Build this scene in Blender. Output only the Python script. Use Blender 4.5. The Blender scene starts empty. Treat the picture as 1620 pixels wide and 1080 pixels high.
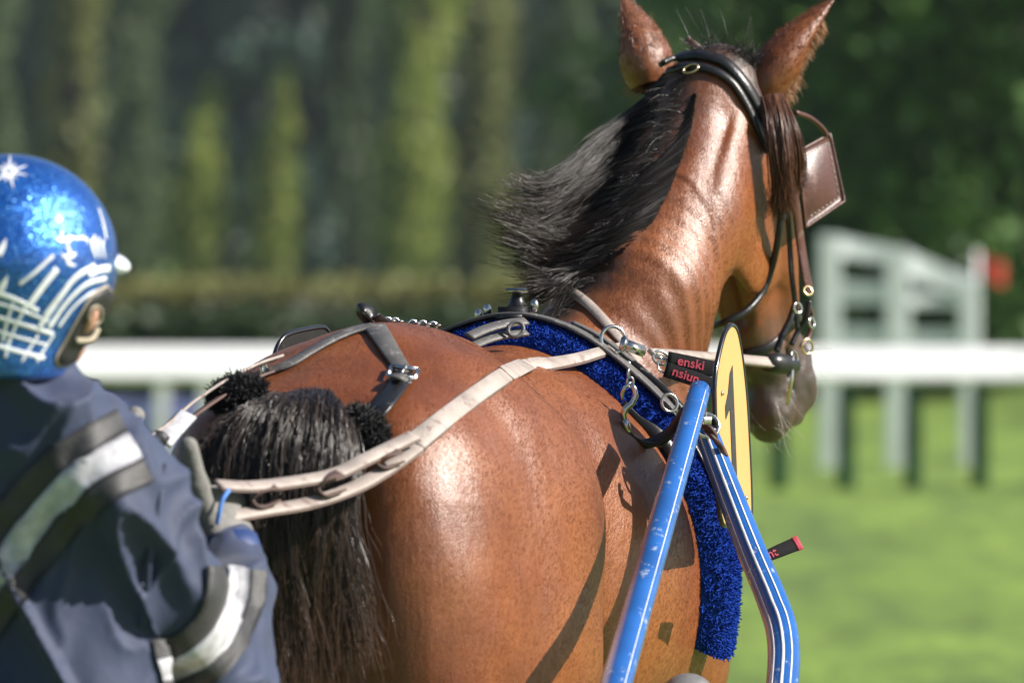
import bpy, bmesh, math, random
import numpy as np
from mathutils import Vector, Matrix
from mathutils.bvhtree import BVHTree

random.seed(7)
rng = np.random.default_rng(11)
sc = bpy.context.scene
COL = sc.collection

# ------------------------------------------------------------------ camera, sky, sun, exposure
F, H, HY = 10150.0, 1.77, 370.0            # focal length and horizon row in photo pixels (1620 wide), eye height
cam_d = bpy.data.cameras.new('camera')
cam = bpy.data.objects.new('camera', cam_d)
COL.objects.link(cam)
cam.location = (0, 0, H)
cam.rotation_euler = (math.radians(90), 0, 0)
cam_d.sensor_width = 36.0
cam_d.lens = 36.0 * F / 1620.0
cam_d.shift_y = -(540.0 - HY) / 1620.0
cam_d.clip_start = 0.5
cam_d.clip_end = 3000.0
cam_d.dof.use_dof = True
cam_d.dof.focus_distance = 10.15
cam_d.dof.aperture_fstop = 4.7
sc.camera = cam

SUN = Vector((0.80, -0.10, 0.58)).normalized()       # direction towards the sun
w = bpy.data.worlds.new('World'); sc.world = w; w.use_nodes = True
nt = w.node_tree
sky = nt.nodes.new('ShaderNodeTexSky'); sky.sky_type = 'NISHITA'; sky.sun_disc = False
sky.sun_elevation = math.asin(SUN.z)
sky.sun_rotation = math.atan2(SUN.x, SUN.y)
nt.nodes['Background'].inputs['Strength'].default_value = 0.058
nt.links.new(sky.outputs[0], nt.nodes['Background'].inputs['Color'])
sl = bpy.data.lights.new('sun', 'SUN'); sl.energy = 5.0; sl.angle = math.radians(0.53); sl.color = (1.0, 0.94, 0.86)
so = bpy.data.objects.new('sun', sl); COL.objects.link(so)
so.rotation_euler = SUN.to_track_quat('Z', 'Y').to_euler()
sc.view_settings.view_transform = 'Standard'
sc.view_settings.look = 'None'
sc.view_settings.exposure = 0.82
sc.view_settings.gamma = 1.0
sc.view_settings.use_curve_mapping = False
sc.render.engine = 'CYCLES'
sc.cycles.use_denoising = True
sc.cycles.max_bounces = 6
sc.cycles.sample_clamp_indirect = 6.0

CAM = Vector((0, 0, H))
def pix(px, py, Y):
    return Vector(((px - 810.0) * Y / F, Y, H - (py - HY) * Y / F))
def ray(px, py):
    return Vector(((px - 810.0) / F, 1.0, -(py - HY) / F)).normalized()
def proj(p):
    return (810 + p[0] * F / p[1], HY + (H - p[2]) * F / p[1])

# ------------------------------------------------------------------ the horse's own frame: s forward from the tail head, l to its right
TH = math.radians(16.5)
SN, CS = math.sin(TH), math.cos(TH)
X0, Y0 = -0.276, 9.50
def L(s, l, z):
    return Vector((X0 + s * SN + l * CS, Y0 + s * CS - l * SN, z))
def toL(p):
    dx, dy = p[0] - X0, p[1] - Y0
    return (dx * SN + dy * CS, dx * CS - dy * SN, p[2])
def Larr(V):
    V = np.asarray(V, float)
    return np.stack([X0 + V[:, 0] * SN + V[:, 1] * CS, Y0 + V[:, 0] * CS - V[:, 1] * SN, V[:, 2]], 1)

# ------------------------------------------------------------------ materials
def newmat(name):
    m = bpy.data.materials.new(name); m.use_nodes = True
    n = m.node_tree.nodes; b = n['Principled BSDF']
    return m, m.node_tree, b
def node(t, typ, **kw):
    n = t.nodes.new(typ)
    for k, v in kw.items():
        if hasattr(n, k): setattr(n, k, v)
        else: n.inputs[k].default_value = v
    return n
def ramp(t, fac, stops):
    r = t.nodes.new('ShaderNodeValToRGB')
    el = r.color_ramp.elements
    while len(el) < len(stops): el.new(0.5)
    for e, (p, c) in zip(el, stops):
        e.position = p; e.color = (c[0], c[1], c[2], 1)
    t.links.new(fac, r.inputs[0])
    return r.outputs[0]
def simple(name, c, rough=0.5, metal=0.0, var=0.25, vscale=30.0, bump=0.0, bscale=200.0, coat=0.0, sheen=0.0, spec=0.5, wear=None, wscale=60.0, wamt=0.6):
    """colour with a noise variation, a fine bump and, if asked, worn patches of another colour"""
    m, t, b = newmat(name)
    tc = t.nodes.new('ShaderNodeTexCoord')
    nz = node(t, 'ShaderNodeTexNoise', Scale=vscale, Detail=5.0, Roughness=0.6)
    t.links.new(tc.outputs['Object'], nz.inputs['Vector'])
    lo = [x * (1 - var) for x in c]; hi = [min(1, x * (1 + var)) for x in c]
    col = ramp(t, nz.outputs['Fac'], [(0.3, lo), (0.7, hi)])
    if wear is not None:
        wz = node(t, 'ShaderNodeTexNoise', Scale=wscale, Detail=6.0, Roughness=0.7)
        t.links.new(tc.outputs['Object'], wz.inputs['Vector'])
        f = ramp(t, wz.outputs['Fac'], [(wamt, (0, 0, 0)), (min(1, wamt + 0.07), (1, 1, 1))])
        mx = t.nodes.new('ShaderNodeMixRGB'); mx.inputs[2].default_value = (*wear, 1)
        t.links.new(f, mx.inputs[0]); t.links.new(col, mx.inputs[1]); col = mx.outputs[0]
    t.links.new(col, b.inputs['Base Color'])
    b.inputs['Roughness'].default_value = rough
    b.inputs['Metallic'].default_value = metal
    b.inputs['Coat Weight'].default_value = coat
    b.inputs['Coat Roughness'].default_value = 0.08
    b.inputs['Sheen Weight'].default_value = sheen
    b.inputs['Specular IOR Level'].default_value = spec
    if bump > 0:
        bz = node(t, 'ShaderNodeTexNoise', Scale=bscale, Detail=4.0)
        t.links.new(tc.outputs['Object'], bz.inputs['Vector'])
        bp = node(t, 'ShaderNodeBump', Strength=bump, Distance=0.002)
        t.links.new(bz.outputs['Fac'], bp.inputs['Height'])
        t.links.new(bp.outputs['Normal'], b.inputs['Normal'])
    return m

def coat_material():
    m, t, b = newmat('bay_coat')
    tc = t.nodes.new('ShaderNodeTexCoord')
    big = node(t, 'ShaderNodeTexNoise', Scale=5.0, Detail=4.0, Roughness=0.55)
    t.links.new(tc.outputs['Object'], big.inputs['Vector'])
    base = ramp(t, big.outputs['Fac'], [(0.28, (0.115, 0.028, 0.006)), (0.5, (0.185, 0.049, 0.0095)), (0.72, (0.255, 0.078, 0.015))])
    # hair grain, drawn out along the lie of the coat
    mp = t.nodes.new('ShaderNodeMapping')
    mp.inputs['Rotation'].default_value = (0, 0, TH); mp.inputs['Scale'].default_value = (1.0, 0.8, 0.75)
    t.links.new(tc.outputs['Object'], mp.inputs['Vector'])
    gr = node(t, 'ShaderNodeTexNoise', Scale=430.0, Detail=2.0, Roughness=0.7)
    t.links.new(mp.outputs[0], gr.inputs['Vector'])
    gcol = ramp(t, gr.outputs['Fac'], [(0.3, (0.82, 0.80, 0.78)), (0.7, (1.15, 1.17, 1.18))])
    mx = t.nodes.new('ShaderNodeMixRGB'); mx.blend_type = 'MULTIPLY'; mx.inputs[0].default_value = 1.0
    t.links.new(base, mx.inputs[1]); t.links.new(gcol, mx.inputs[2])
    # dark points: muzzle, crest, lower legs (attribute), ragged by noise
    at = t.nodes.new('ShaderNodeAttribute'); at.attribute_name = 'dark'
    dk = t.nodes.new('ShaderNodeMixRGB'); dk.inputs[2].default_value = (0.036, 0.030, 0.027, 1)
    t.links.new(at.outputs['Fac'], dk.inputs[0]); t.links.new(mx.outputs[0], dk.inputs[1])
    t.links.new(dk.outputs[0], b.inputs['Base Color'])
    b.inputs['Roughness'].default_value = 0.40
    rr = ramp(t, gr.outputs['Fac'], [(0.3, (0.33,) * 3), (0.7, (0.48,) * 3)])
    t.links.new(rr, b.inputs['Roughness'])
    b.inputs['Specular IOR Level'].default_value = 0.75
    b.inputs['Sheen Weight'].default_value = 0.04
    b.inputs['Sheen Roughness'].default_value = 0.4
    b.inputs['Sheen Tint'].default_value = (1.0, 0.78, 0.62, 1)
    wr = node(t, 'ShaderNodeTexNoise', Scale=16.0, Detail=3.0)
    mp2 = t.nodes.new('ShaderNodeMapping'); mp2.inputs['Scale'].default_value = (2.2, 1.0, 0.35)
    t.links.new(tc.outputs['Object'], mp2.inputs['Vector']); t.links.new(mp2.outputs[0], wr.inputs['Vector'])
    md = node(t, 'ShaderNodeTexNoise', Scale=60.0, Detail=3.0, Roughness=.6); t.links.new(mp.outputs[0], md.inputs['Vector'])
    b0 = node(t, 'ShaderNodeBump', Strength=0.2, Distance=0.004); t.links.new(md.outputs['Fac'], b0.inputs['Height'])
    b1 = node(t, 'ShaderNodeBump', Strength=0.22, Distance=0.012); t.links.new(b0.outputs[0], b1.inputs['Normal'])
    t.links.new(wr.outputs['Fac'], b1.inputs['Height'])
    b2 = node(t, 'ShaderNodeBump', Strength=0.55, Distance=0.0016)
    t.links.new(gr.outputs['Fac'], b2.inputs['Height']); t.links.new(b1.outputs[0], b2.inputs['Normal'])
    t.links.new(b2.outputs[0], b.inputs['Normal'])
    return m

def hair_material(name, dark, light, rough=0.34, tip=None, spec=0.6):
    m, t, b = newmat(name)
    g = t.nodes.new('ShaderNodeNewGeometry')
    col = ramp(t, g.outputs['Random Per Island'], [(0.0, dark), (0.75, [(a + c) / 2 for a, c in zip(dark, light)]), (1.0, light)])
    if tip is not None:
        at = t.nodes.new('ShaderNodeAttribute'); at.attribute_name = 'along'
        f = ramp(t, at.outputs['Fac'], [(0.72, (0, 0, 0)), (1.0, (1, 1, 1))])
        mx = t.nodes.new('ShaderNodeMixRGB'); mx.inputs[2].default_value = (*tip, 1)
        t.links.new(f, mx.inputs[0]); t.links.new(col, mx.inputs[1]); col = mx.outputs[0]
    t.links.new(col, b.inputs['Base Color'])
    b.inputs['Roughness'].default_value = rough
    b.inputs['Specular IOR Level'].default_value = spec
    return m

def leaf_material(name, c1, c2, trans=0.35):
    m, t, b = newmat(name)
    g = t.nodes.new('ShaderNodeNewGeometry')
    col = ramp(t, g.outputs['Random Per Island'], [(0.0, c1), (1.0, c2)])
    t.links.new(col, b.inputs['Base Color']); b.inputs['Roughness'].default_value = 0.5
    tr = t.nodes.new('ShaderNodeBsdfTranslucent'); t.links.new(col, tr.inputs['Color'])
    ms = t.nodes.new('ShaderNodeMixShader'); ms.inputs[0].default_value = trans
    t.links.new(b.outputs[0], ms.inputs[1]); t.links.new(tr.outputs[0], ms.inputs[2])
    t.links.new(ms.outputs[0], t.nodes['Material Output'].inputs['Surface'])
    return m

def grass_material():
    m, t, b = newmat('turf')
    tc = t.nodes.new('ShaderNodeTexCoord')
    n1 = node(t, 'ShaderNodeTexNoise', Scale=0.9, Detail=6.0, Roughness=0.65)
    n2 = node(t, 'ShaderNodeTexNoise', Scale=3.0, Detail=6.0, Roughness=0.7)
    mpg = t.nodes.new('ShaderNodeMapping'); mpg.inputs['Scale'].default_value = (1, .22, 1); t.links.new(tc.outputs['Object'], mpg.inputs['Vector'])
    t.links.new(mpg.outputs[0], n1.inputs['Vector']); t.links.new(mpg.outputs[0], n2.inputs['Vector'])
    a = ramp(t, n1.outputs['Fac'], [(0.30, (0.09, 0.15, 0.026)), (0.5, (0.145, 0.23, 0.028)), (0.70, (0.20, 0.295, 0.042))])
    c = ramp(t, n2.outputs['Fac'], [(0.3, (0.55, 0.55, 0.55)), (0.7, (1.3, 1.3, 1.25))])
    mx = t.nodes.new('ShaderNodeMixRGB'); mx.blend_type = 'MULTIPLY'; mx.inputs[0].default_value = 1.0
    t.links.new(a, mx.inputs[1]); t.links.new(c, mx.inputs[2])
    t.links.new(mx.outputs[0], b.inputs['Base Color'])
    b.inputs['Roughness'].default_value = 0.8
    bp = node(t, 'ShaderNodeBump', Strength=0.6, Distance=0.08)
    t.links.new(n2.outputs['Fac'], bp.inputs['Height']); t.links.new(bp.outputs[0], b.inputs['Normal'])
    return m

M = {}
M['coat'] = coat_material()
M['mane'] = hair_material('black_mane_hair', (0.004, 0.003, 0.003), (0.019, 0.013, 0.011), 0.34, tip=(0.035, 0.02, 0.013), spec=.45)
M['tail'] = hair_material('dark_tail_hair', (0.007, 0.0055, 0.005), (0.07, 0.048, 0.038), 0.3, tip=(0.085, 0.045, 0.026), spec=.6)
M['greyhair'] = hair_material('short_grey_roots', (0.014, 0.012, 0.012), (0.07, 0.058, 0.052), 0.36)
M['forelock'] = hair_material('brown_forelock_hair', (0.045, 0.015, 0.007), (0.17, 0.065, 0.03), 0.38)
M['earhair'] = hair_material('backlit_ear_hair', (0.25, 0.10, 0.03), (0.5, 0.24, 0.09), 0.45)  # brighter orange than the coat: backlit rim painted as hair colour
M['whisker'] = simple('pale_whisker', (0.5, 0.45, 0.4), 0.4)
M['core'] = simple('hair_core', (0.008, 0.007, 0.007), 0.8)
M['coathair'] = hair_material('short_coat_hair', (0.165, 0.042, 0.009), (0.23, 0.065, 0.0135), 0.36)
M['hoof'] = simple('hoof_horn', (0.05, 0.04, 0.035), 0.5)
M['eye'] = simple('horse_eye', (0.012, 0.008, 0.006), 0.06)
M['blackleather'] = simple('black_leather', (0.012, 0.012, 0.014), 0.34, bump=0.25, bscale=260, wear=(0.05, 0.05, 0.055), wscale=45, wamt=0.6)
M['stitch'] = simple('pale_stitching', (0.35, 0.33, 0.3), 0.7)
M['brownleather'] = simple('brown_leather', (0.075, 0.026, 0.02), 0.42, bump=0.3, bscale=180, vscale=22, wear=(0.14, 0.075, 0.06), wscale=38, wamt=0.58)
M['greystrap'] = simple('grey_synthetic_strap', (0.095, 0.09, 0.088), 0.5, bump=0.4, bscale=350, wear=(0.2, 0.19, 0.18), wscale=55, wamt=0.56)
M['rein'] = simple('pale_worn_rein', (0.34, 0.29, 0.26), 0.55, bump=0.35, bscale=260, vscale=18, wear=(0.22, 0.16, 0.14), wscale=32, wamt=0.56)
M['reinedge'] = simple('brown_rein_underside', (0.10, 0.06, 0.05), 0.65, bump=0.3)
M['steel'] = simple('bright_steel', (0.62, 0.61, 0.59), 0.2, 1.0, var=0.15, vscale=60)
M['brass'] = simple('brass_ring', (0.65, 0.5, 0.28), 0.25, 1.0)
M['bluefleece'] = hair_material('blue_towelling', (0.007, 0.03, 0.24), (0.015, 0.06, 0.36), 0.95, spec=.08)
M['bluebase'] = simple('blue_towelling_base', (0.009, 0.04, 0.28), 0.95, spec=.1)
M['blackfleece'] = hair_material('black_sheepskin', (0.006, 0.006, 0.007), (0.03, 0.03, 0.034), 0.6)
M['blackbase'] = simple('black_sheepskin_base', (0.008, 0.008, 0.009), 0.9)
M['yellow'] = simple('yellow_plate', (0.55, 0.32, 0.115), 0.45, var=0.05, vscale=8, bump=0.06)
M['plateback'] = simple('dark_plate_back', (0.014, 0.013, 0.013), 0.4, wear=(0.16, 0.15, 0.14), wscale=160, wamt=0.62)
M['rim'] = simple('black_plate_rim', (0.012, 0.011, 0.014), 0.25, coat=0.4)
M['blackprint'] = simple('worn_black_numeral', (0.028, 0.028, 0.03), 0.5, wear=(0.32, 0.22, 0.09), wscale=120, wamt=0.66)
M['blackelastic'] = simple('black_elastic', (0.006, 0.0055, 0.007), 0.8, spec=.2, bump=0.3, bscale=400)
M['redprint'] = simple('red_woven_letters', (0.36, 0.02, 0.05), 0.7)
M['shaft'] = simple('blue_painted_tube', (0.016, 0.105, 0.37), 0.26, var=0.2, vscale=9, coat=0.7, wear=(0.36, 0.42, 0.5), wscale=34, wamt=0.60, bump=.08, bscale=40)
M['shaftwhite'] = simple('white_pinstripe', (0.8, 0.83, 0.88), 0.3, coat=0.4)
M['tape'] = simple('pink_flesh_reflective', (0.55, 0.36, 0.3), 0.5)
M['cord'] = simple('brown_cord', (0.06, 0.022, 0.016), 0.6)
M['jacket'] = simple('navy_nylon', (0.024, 0.036, 0.082), 0.68, var=0.15, vscale=12, bump=0.35, bscale=70, sheen=0.15, spec=.4)
M['jacketstripe'] = simple('charcoal_webbing', (0.03, 0.03, 0.032), 0.6, bump=0.4, bscale=200)
M['reflective'] = simple('silver_reflective_tape', (0.42, 0.42, 0.45), 0.45, 0.0, var=0.3, vscale=40, bump=.6, bscale=50)
M['trousers'] = simple('white_trousers', (0.6, 0.6, 0.6), 0.7)
M['glove'] = simple('grey_knit_glove', (0.17, 0.165, 0.155), 0.8, bump=0.8, bscale=120, var=0.3)
M['cuff'] = simple('navy_cuff', (0.015, 0.04, 0.14), 0.6)
M['gloveblue'] = simple('blue_glove_trim', (0.06, 0.2, 0.6), 0.5)
M['skin'] = simple('skin', (0.5, 0.27, 0.19), 0.5, var=0.1)
M['helmetwhite'] = simple('white_helmet_paint', (0.72, 0.75, 0.8), 0.25, coat=0.6)
M['helmetblack'] = simple('black_ear_guard', (0.018, 0.018, 0.02), 0.5)
M['beige'] = simple('beige_piping', (0.35, 0.3, 0.22), 0.6)
M['boot'] = simple('grey_boot', (0.16, 0.16, 0.16), 0.5)
M['rubber'] = simple('tyre_rubber', (0.02, 0.02, 0.02), 0.7)
M['whiterail'] = simple('white_plastic_rail', (0.86, 0.86, 0.86), 0.4, var=0.06, vscale=2)
M['whitewood'] = simple('weathered_white_timber', (0.76, 0.79, 0.80), 0.6, var=0.12, vscale=3)
M['greenpost'] = simple('dark_green_post', (0.012, 0.07, 0.04), 0.5)
M['flagred'] = simple('red_flag_cloth', (0.5, 0.05, 0.025), 0.7)
M['banner'] = simple('violet_blue_banner', (0.30, 0.31, 0.74), 0.6, var=0.2, vscale=1.2)
M['bark'] = simple('tree_bark', (0.03, 0.03, 0.022), 0.9, vscale=3)
M['poplar'] = leaf_material('poplar_leaves_lit', (0.17, 0.225, 0.04), (0.42, 0.48, 0.13), 0.55)  # sunlit streaks painted as a brighter leaf colour on a few poplars
M['poplar2'] = leaf_material('poplar_leaves_olive', (0.12, 0.14, 0.04), (0.28, 0.30, 0.10), 0.5)
M['poplar3'] = leaf_material('poplar_leaves_unlit', (0.075, 0.12, 0.055), (0.18, 0.24, 0.11), 0.5)  # darker set beside the bright one, so these poplars read as unlit
M['darkleaf'] = leaf_material('dark_leaves', (0.04, 0.10, 0.025), (0.15, 0.28, 0.07), 0.5)
M['farleaf'] = leaf_material('far_haze_tinted_leaves', (0.07, 0.125, 0.11), (0.15, 0.225, 0.18), 0.4)  # blue of the distant haze painted into the leaf colour
M['hedge'] = leaf_material('hedge_leaves', (0.02, 0.045, 0.015), (0.05, 0.085, 0.025), 0.25)
M['olivehedge'] = leaf_material('olive_hedge_leaves', (0.19, 0.20, 0.065), (0.36, 0.36, 0.14), 0.45)
M['grass'] = grass_material()

def helmet_material():
    m, t, b = newmat('blue_metal_flake')
    tc = t.nodes.new('ShaderNodeTexCoord')
    v = node(t, 'ShaderNodeTexVoronoi', Scale=620.0)
    t.links.new(tc.outputs['Object'], v.inputs['Vector'])
    sep = t.nodes.new('ShaderNodeSeparateColor'); t.links.new(v.outputs['Color'], sep.inputs[0])
    col = ramp(t, sep.outputs[0], [(0.0, (0.003, 0.05, 0.27)), (0.7, (0.007, 0.10, 0.45)), (0.93, (0.012, 0.15, 0.55)), (1.0, (0.15, 0.4, 0.75))])
    t.links.new(col, b.inputs['Base Color'])
    b.inputs['Metallic'].default_value = 0.55
    b.inputs['Roughness'].default_value = 0.3
    b.inputs['Coat Weight'].default_value = 0.9; b.inputs['Coat Roughness'].default_value = 0.05
    # every flake lies at its own angle
    sub = t.nodes.new('ShaderNodeVectorMath'); sub.operation = 'SUBTRACT'; sub.inputs[1].default_value = (0.5, 0.5, 0.5)
    t.links.new(v.outputs['Color'], sub.inputs[0])
    scl = t.nodes.new('ShaderNodeVectorMath'); scl.operation = 'SCALE'; scl.inputs['Scale'].default_value = 0.42
    t.links.new(sub.outputs[0], scl.inputs[0])
    g = t.nodes.new('ShaderNodeNewGeometry')
    ad = t.nodes.new('ShaderNodeVectorMath'); ad.operation = 'ADD'
    t.links.new(g.outputs['Normal'], ad.inputs[0]); t.links.new(scl.outputs[0], ad.inputs[1])
    nm = t.nodes.new('ShaderNodeVectorMath'); nm.operation = 'NORMALIZE'
    t.links.new(ad.outputs[0], nm.inputs[0]); t.links.new(nm.outputs[0], b.inputs['Normal'])
    return m
M['helmet'] = helmet_material()

# ------------------------------------------------------------------ object helpers
def thing(name, label, cat, loc, group=None, kind=None):
    o = bpy.data.objects.new(name, None); COL.objects.link(o)
    o.location = loc; o.empty_display_size = 0.1
    o['label'] = label; o['category'] = cat
    if group: o['group'] = group
    if kind: o['kind'] = kind
    return o
def put(name, me, parent=None, label=None):
    o = bpy.data.objects.new(name, me); COL.objects.link(o)
    if parent is not None:
        o.parent = parent
        if parent.parent is None:
            o.matrix_parent_inverse = Matrix.Translation(parent.location).inverted()
    if label: o['label'] = label
    return o
def tag(o, label, cat, group=None, kind=None):
    o['label'] = label; o['category'] = cat
    if group: o['group'] = group
    if kind: o['kind'] = kind
    return o
def mesh(name, V, Fc, mats, smooth=True):
    me = bpy.data.meshes.new(name)
    me.from_pydata([tuple(map(float, v)) for v in V], [], [tuple(map(int, f)) for f in Fc])
    for m in (mats if isinstance(mats, (list, tuple)) else [mats]): me.materials.append(m)
    if smooth: me.polygons.foreach_set('use_smooth', [True] * len(me.polygons))
    me.update()
    return me
def fastmesh(name, V, Fc, mat, smooth=True):
    """V (n,3) and Fc (m,k) numpy arrays"""
    V = np.ascontiguousarray(V, np.float32); Fc = np.ascontiguousarray(Fc, np.int32)
    me = bpy.data.meshes.new(name)
    k = Fc.shape[1]
    me.vertices.add(len(V)); me.vertices.foreach_set('co', V.ravel())
    me.loops.add(Fc.size); me.loops.foreach_set('vertex_index', Fc.ravel())
    me.polygons.add(len(Fc)); me.polygons.foreach_set('loop_start', np.arange(0, Fc.size, k, dtype=np.int32))
    me.polygons.foreach_set('loop_total', np.full(len(Fc), k, np.int32))
    if smooth: me.polygons.foreach_set('use_smooth', np.ones(len(Fc), bool))
    me.materials.append(mat)
    me.update(calc_edges=True); me.validate()
    return me

class MB:
    """collects closed shapes into one mesh"""
    def __init__(s): s.v = []; s.f = []
    def add(s, V, Fc):
        o = len(s.v); s.v += [Vector(v) for v in V]; s.f += [tuple(i + o for i in f) for f in Fc]; return s
    def tube(s, pts, r, n=10, closed=False, cap=True, flat=None):
        pts = [Vector(p) for p in pts]; N = len(pts)
        rr = r if isinstance(r, (list, tuple)) else [r] * N
        V = []; up = None
        for i in range(N):
            a = pts[(i - 1) % N] if closed or i > 0 else pts[i]
            b = pts[(i + 1) % N] if closed or i < N - 1 else pts[i]
            t = (b - a).normalized()
            if up is None:
                up = t.orthogonal().normalized() if flat is None else Vector(flat)
            up = (up - t * up.dot(t)).normalized(); sd = t.cross(up)
            for k in range(n):
                an = 2 * math.pi * k / n
                V.append(pts[i] + (up * math.cos(an) + sd * math.sin(an)) * rr[i])
        Fc = []
        for i in range(N if closed else N - 1):
            for k in range(n):
                j = (i + 1) % N
                Fc.append((i * n + k, i * n + (k + 1) % n, j * n + (k + 1) % n, j * n + k))
        if not closed and cap:
            Fc.append(tuple(range(n))[::-1]); Fc.append(tuple((N - 1) * n + k for k in range(n)))
        return s.add(V, Fc)
    def ring(s, c, nrm, R, r, n=28, m=8, sx=1.0, xdir=None, arc=(0, 1)):
        nrm = Vector(nrm).normalized()
        u = Vector(xdir) if xdir is not None else nrm.orthogonal()
        u = (u - nrm * u.dot(nrm)).normalized(); v = nrm.cross(u)
        full = arc == (0, 1)
        k = n if full else n + 1
        pts = []
        for i in range(k):
            a = 2 * math.pi * (arc[0] + (arc[1] - arc[0]) * i / n)
            pts.append(Vector(c) + u * math.cos(a) * R * sx + v * math.sin(a) * R)
        return s.tube(pts, r, m, closed=full)
    def box(s, c, x, y, z, hx, hy, hz, bev=0.18):
        """a box with chamfered edges; x, y, z unit axes, h half sizes"""
        c, x, y, z = Vector(c), Vector(x), Vector(y), Vector(z)
        bm = bmesh.new(); bmesh.ops.create_cube(bm, size=2.0)
        for v in bm.verts: v.co = Vector((v.co.x * hx, v.co.y * hy, v.co.z * hz))
        bmesh.ops.bevel(bm, geom=bm.edges[:], offset=min(hx, hy, hz) * bev * 2, segments=2, affect='EDGES')
        bm.verts.index_update()
        V = [c + x * v.co.x + y * v.co.y + z * v.co.z for v in bm.verts]
        Fc = [tuple(v.index for v in f.verts) for f in bm.faces]; bm.free()
        return s.add(V, Fc)
    def build(s, name, mat, parent=None, smooth=True, label=None):
        me = mesh(name, s.v, s.f, mat, smooth)
        return put(name, me, parent, label)

def catmull(P, n):
    P = np.asarray([tuple(p) for p in P], float)
    Q = np.vstack([2 * P[0] - P[1], P, 2 * P[-1] - P[-2]])
    T = np.linspace(0, len(P) - 1, n); out = []
    for t in T:
        i = min(int(t), len(P) - 2); u = t - i
        a, b, c, d = Q[i:i + 4]
        out.append(0.5 * (2 * b + (c - a) * u + (2 * a - 5 * b + 4 * c - d) * u * u + (3 * b - a - 3 * c + d) * u ** 3))
    return np.array(out)
def ribbon(mb, pts, nrms, width, thick, n=None, closed=False):
    """a strap: rounded flat section swept along pts, its flat side facing nrms"""
    n = n or max(8, 6 * len(pts))
    if closed: pts = list(pts) + [pts[0]]; nrms = list(nrms) + [nrms[0]]
    P = catmull(pts, n); Nn = catmull(nrms, n)
    wd = np.interp(np.linspace(0, 1, n), np.linspace(0, 1, len(width)), width) if isinstance(width, (list, tuple)) else np.full(n, width)
    V = []
    for i in range(n):
        t = Vector(P[min(i + 1, n - 1)] - P[max(i - 1, 0)]).normalized()
        nr = Vector(Nn[i]); nr = (nr - t * nr.dot(t)).normalized(); sd = t.cross(nr)
        h, e = wd[i] / 2, thick / 2
        for a, b in ((-1, -.45), (-1, .45), (-.9, 1), (0, 1.15), (.9, 1), (1, .45), (1, -.45), (.9, -1), (-.9, -1)):
            V.append(Vector(P[i]) + sd * (a * h) + nr * (b * e))
    Fc = []
    for i in range(n - 1):
        for k in range(9):
            Fc.append((i * 9 + k, (i + 1) * 9 + k, (i + 1) * 9 + (k + 1) % 9, i * 9 + (k + 1) % 9))
    Fc.append(tuple(range(9))); Fc.append(tuple((n - 1) * 9 + k for k in range(9))[::-1])
    mb.add(V, Fc)
    return P, Nn

def strands(name, C, rad, mat, parent, sides=3, taper=0.35):
    """C (N,M,3) centre lines -> one mesh of thin tapered hairs"""
    N, Mp = C.shape[:2]
    T = np.gradient(C, axis=1); T /= np.linalg.norm(T, axis=2, keepdims=True) + 1e-9
    A = rng.normal(size=(N, 1, 3)); U = A - T * (A * T).sum(2, keepdims=True)
    U /= np.linalg.norm(U, axis=2, keepdims=True) + 1e-9
    W = np.cross(T, U)
    rad = np.broadcast_to(np.asarray(rad, float).reshape(-1, 1), (N, 1)) if np.ndim(rad) else np.full((N, 1), rad)
    rr = rad * np.linspace(1, taper, Mp)[None]
    V = np.zeros((N, Mp, sides, 3))
    for k in range(sides):
        a = 2 * math.pi * k / sides
        V[:, :, k] = C + (U * math.cos(a) + W * math.sin(a)) * rr[..., None]
    idx = np.arange(N * Mp * sides).reshape(N, Mp, sides)
    q = []
    for k in range(sides):
        k2 = (k + 1) % sides
        q.append(np.stack([idx[:, :-1, k], idx[:, :-1, k2], idx[:, 1:, k2], idx[:, 1:, k]], -1).reshape(-1, 4))
    me = fastmesh(name, V.reshape(-1, 3), np.concatenate(q), mat)
    al = me.attributes.new('along', 'FLOAT', 'POINT')
    al.data.foreach_set('value', np.broadcast_to(np.linspace(0, 1, Mp)[None, :, None], (N, Mp, sides)).astype(np.float32).ravel())
    return put(name, me, parent)

# ------------------------------------------------------------------ soft-union solid modeller
def smin(a, b, k):
    h = np.maximum(k - np.abs(a - b), 0) / k
    return np.minimum(a, b) - h * h * k * 0.25
class Seg:
    """capsule with an elliptical, tapering section; ra / rb = (across, up) radii"""
    def __init__(s, a, b, ra, rb, k=0.05, up=(0, 0, 1), cut=False):
        s.a, s.b = np.array(a, float), np.array(b, float)
        s.ra, s.rb, s.k, s.cut = np.array(ra if np.ndim(ra) else (ra, ra), float), np.array(rb if np.ndim(rb) else (rb, rb), float), k, cut
        w_ = s.b - s.a; s.len = np.linalg.norm(w_); s.w = w_ / s.len
        v = np.array(up, float); v = v - s.w * v.dot(s.w)
        if np.linalg.norm(v) < 1e-4: v = np.array((1., 0, 0)) - s.w * s.w[0]
        s.v = v / np.linalg.norm(v); s.u = np.cross(s.v, s.w)
        m = max(s.ra.max(), s.rb.max())
        s.lo = np.minimum(s.a, s.b) - m; s.hi = np.maximum(s.a, s.b) + m
    def ev(s, P):
        q = P - s.a; tw = q @ s.w; t = np.clip(tw / s.len, 0, 1)
        r = s.ra + (s.rb - s.ra) * t[..., None]
        u, v, o = q @ s.u, q @ s.v, tw - t * s.len
        ru, rv = r[..., 0], r[..., 1]; rw = np.minimum(ru, rv)
        k0 = np.sqrt((u / ru) ** 2 + (v / rv) ** 2 + (o / rw) ** 2)
        k1 = np.sqrt((u / ru ** 2) ** 2 + (v / rv ** 2) ** 2 + (o / rw ** 2) ** 2) + 1e-6
        return np.where(k0 < 0.2, (k0 - 1) * rw, k0 * (k0 - 1) / k1)
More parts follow.
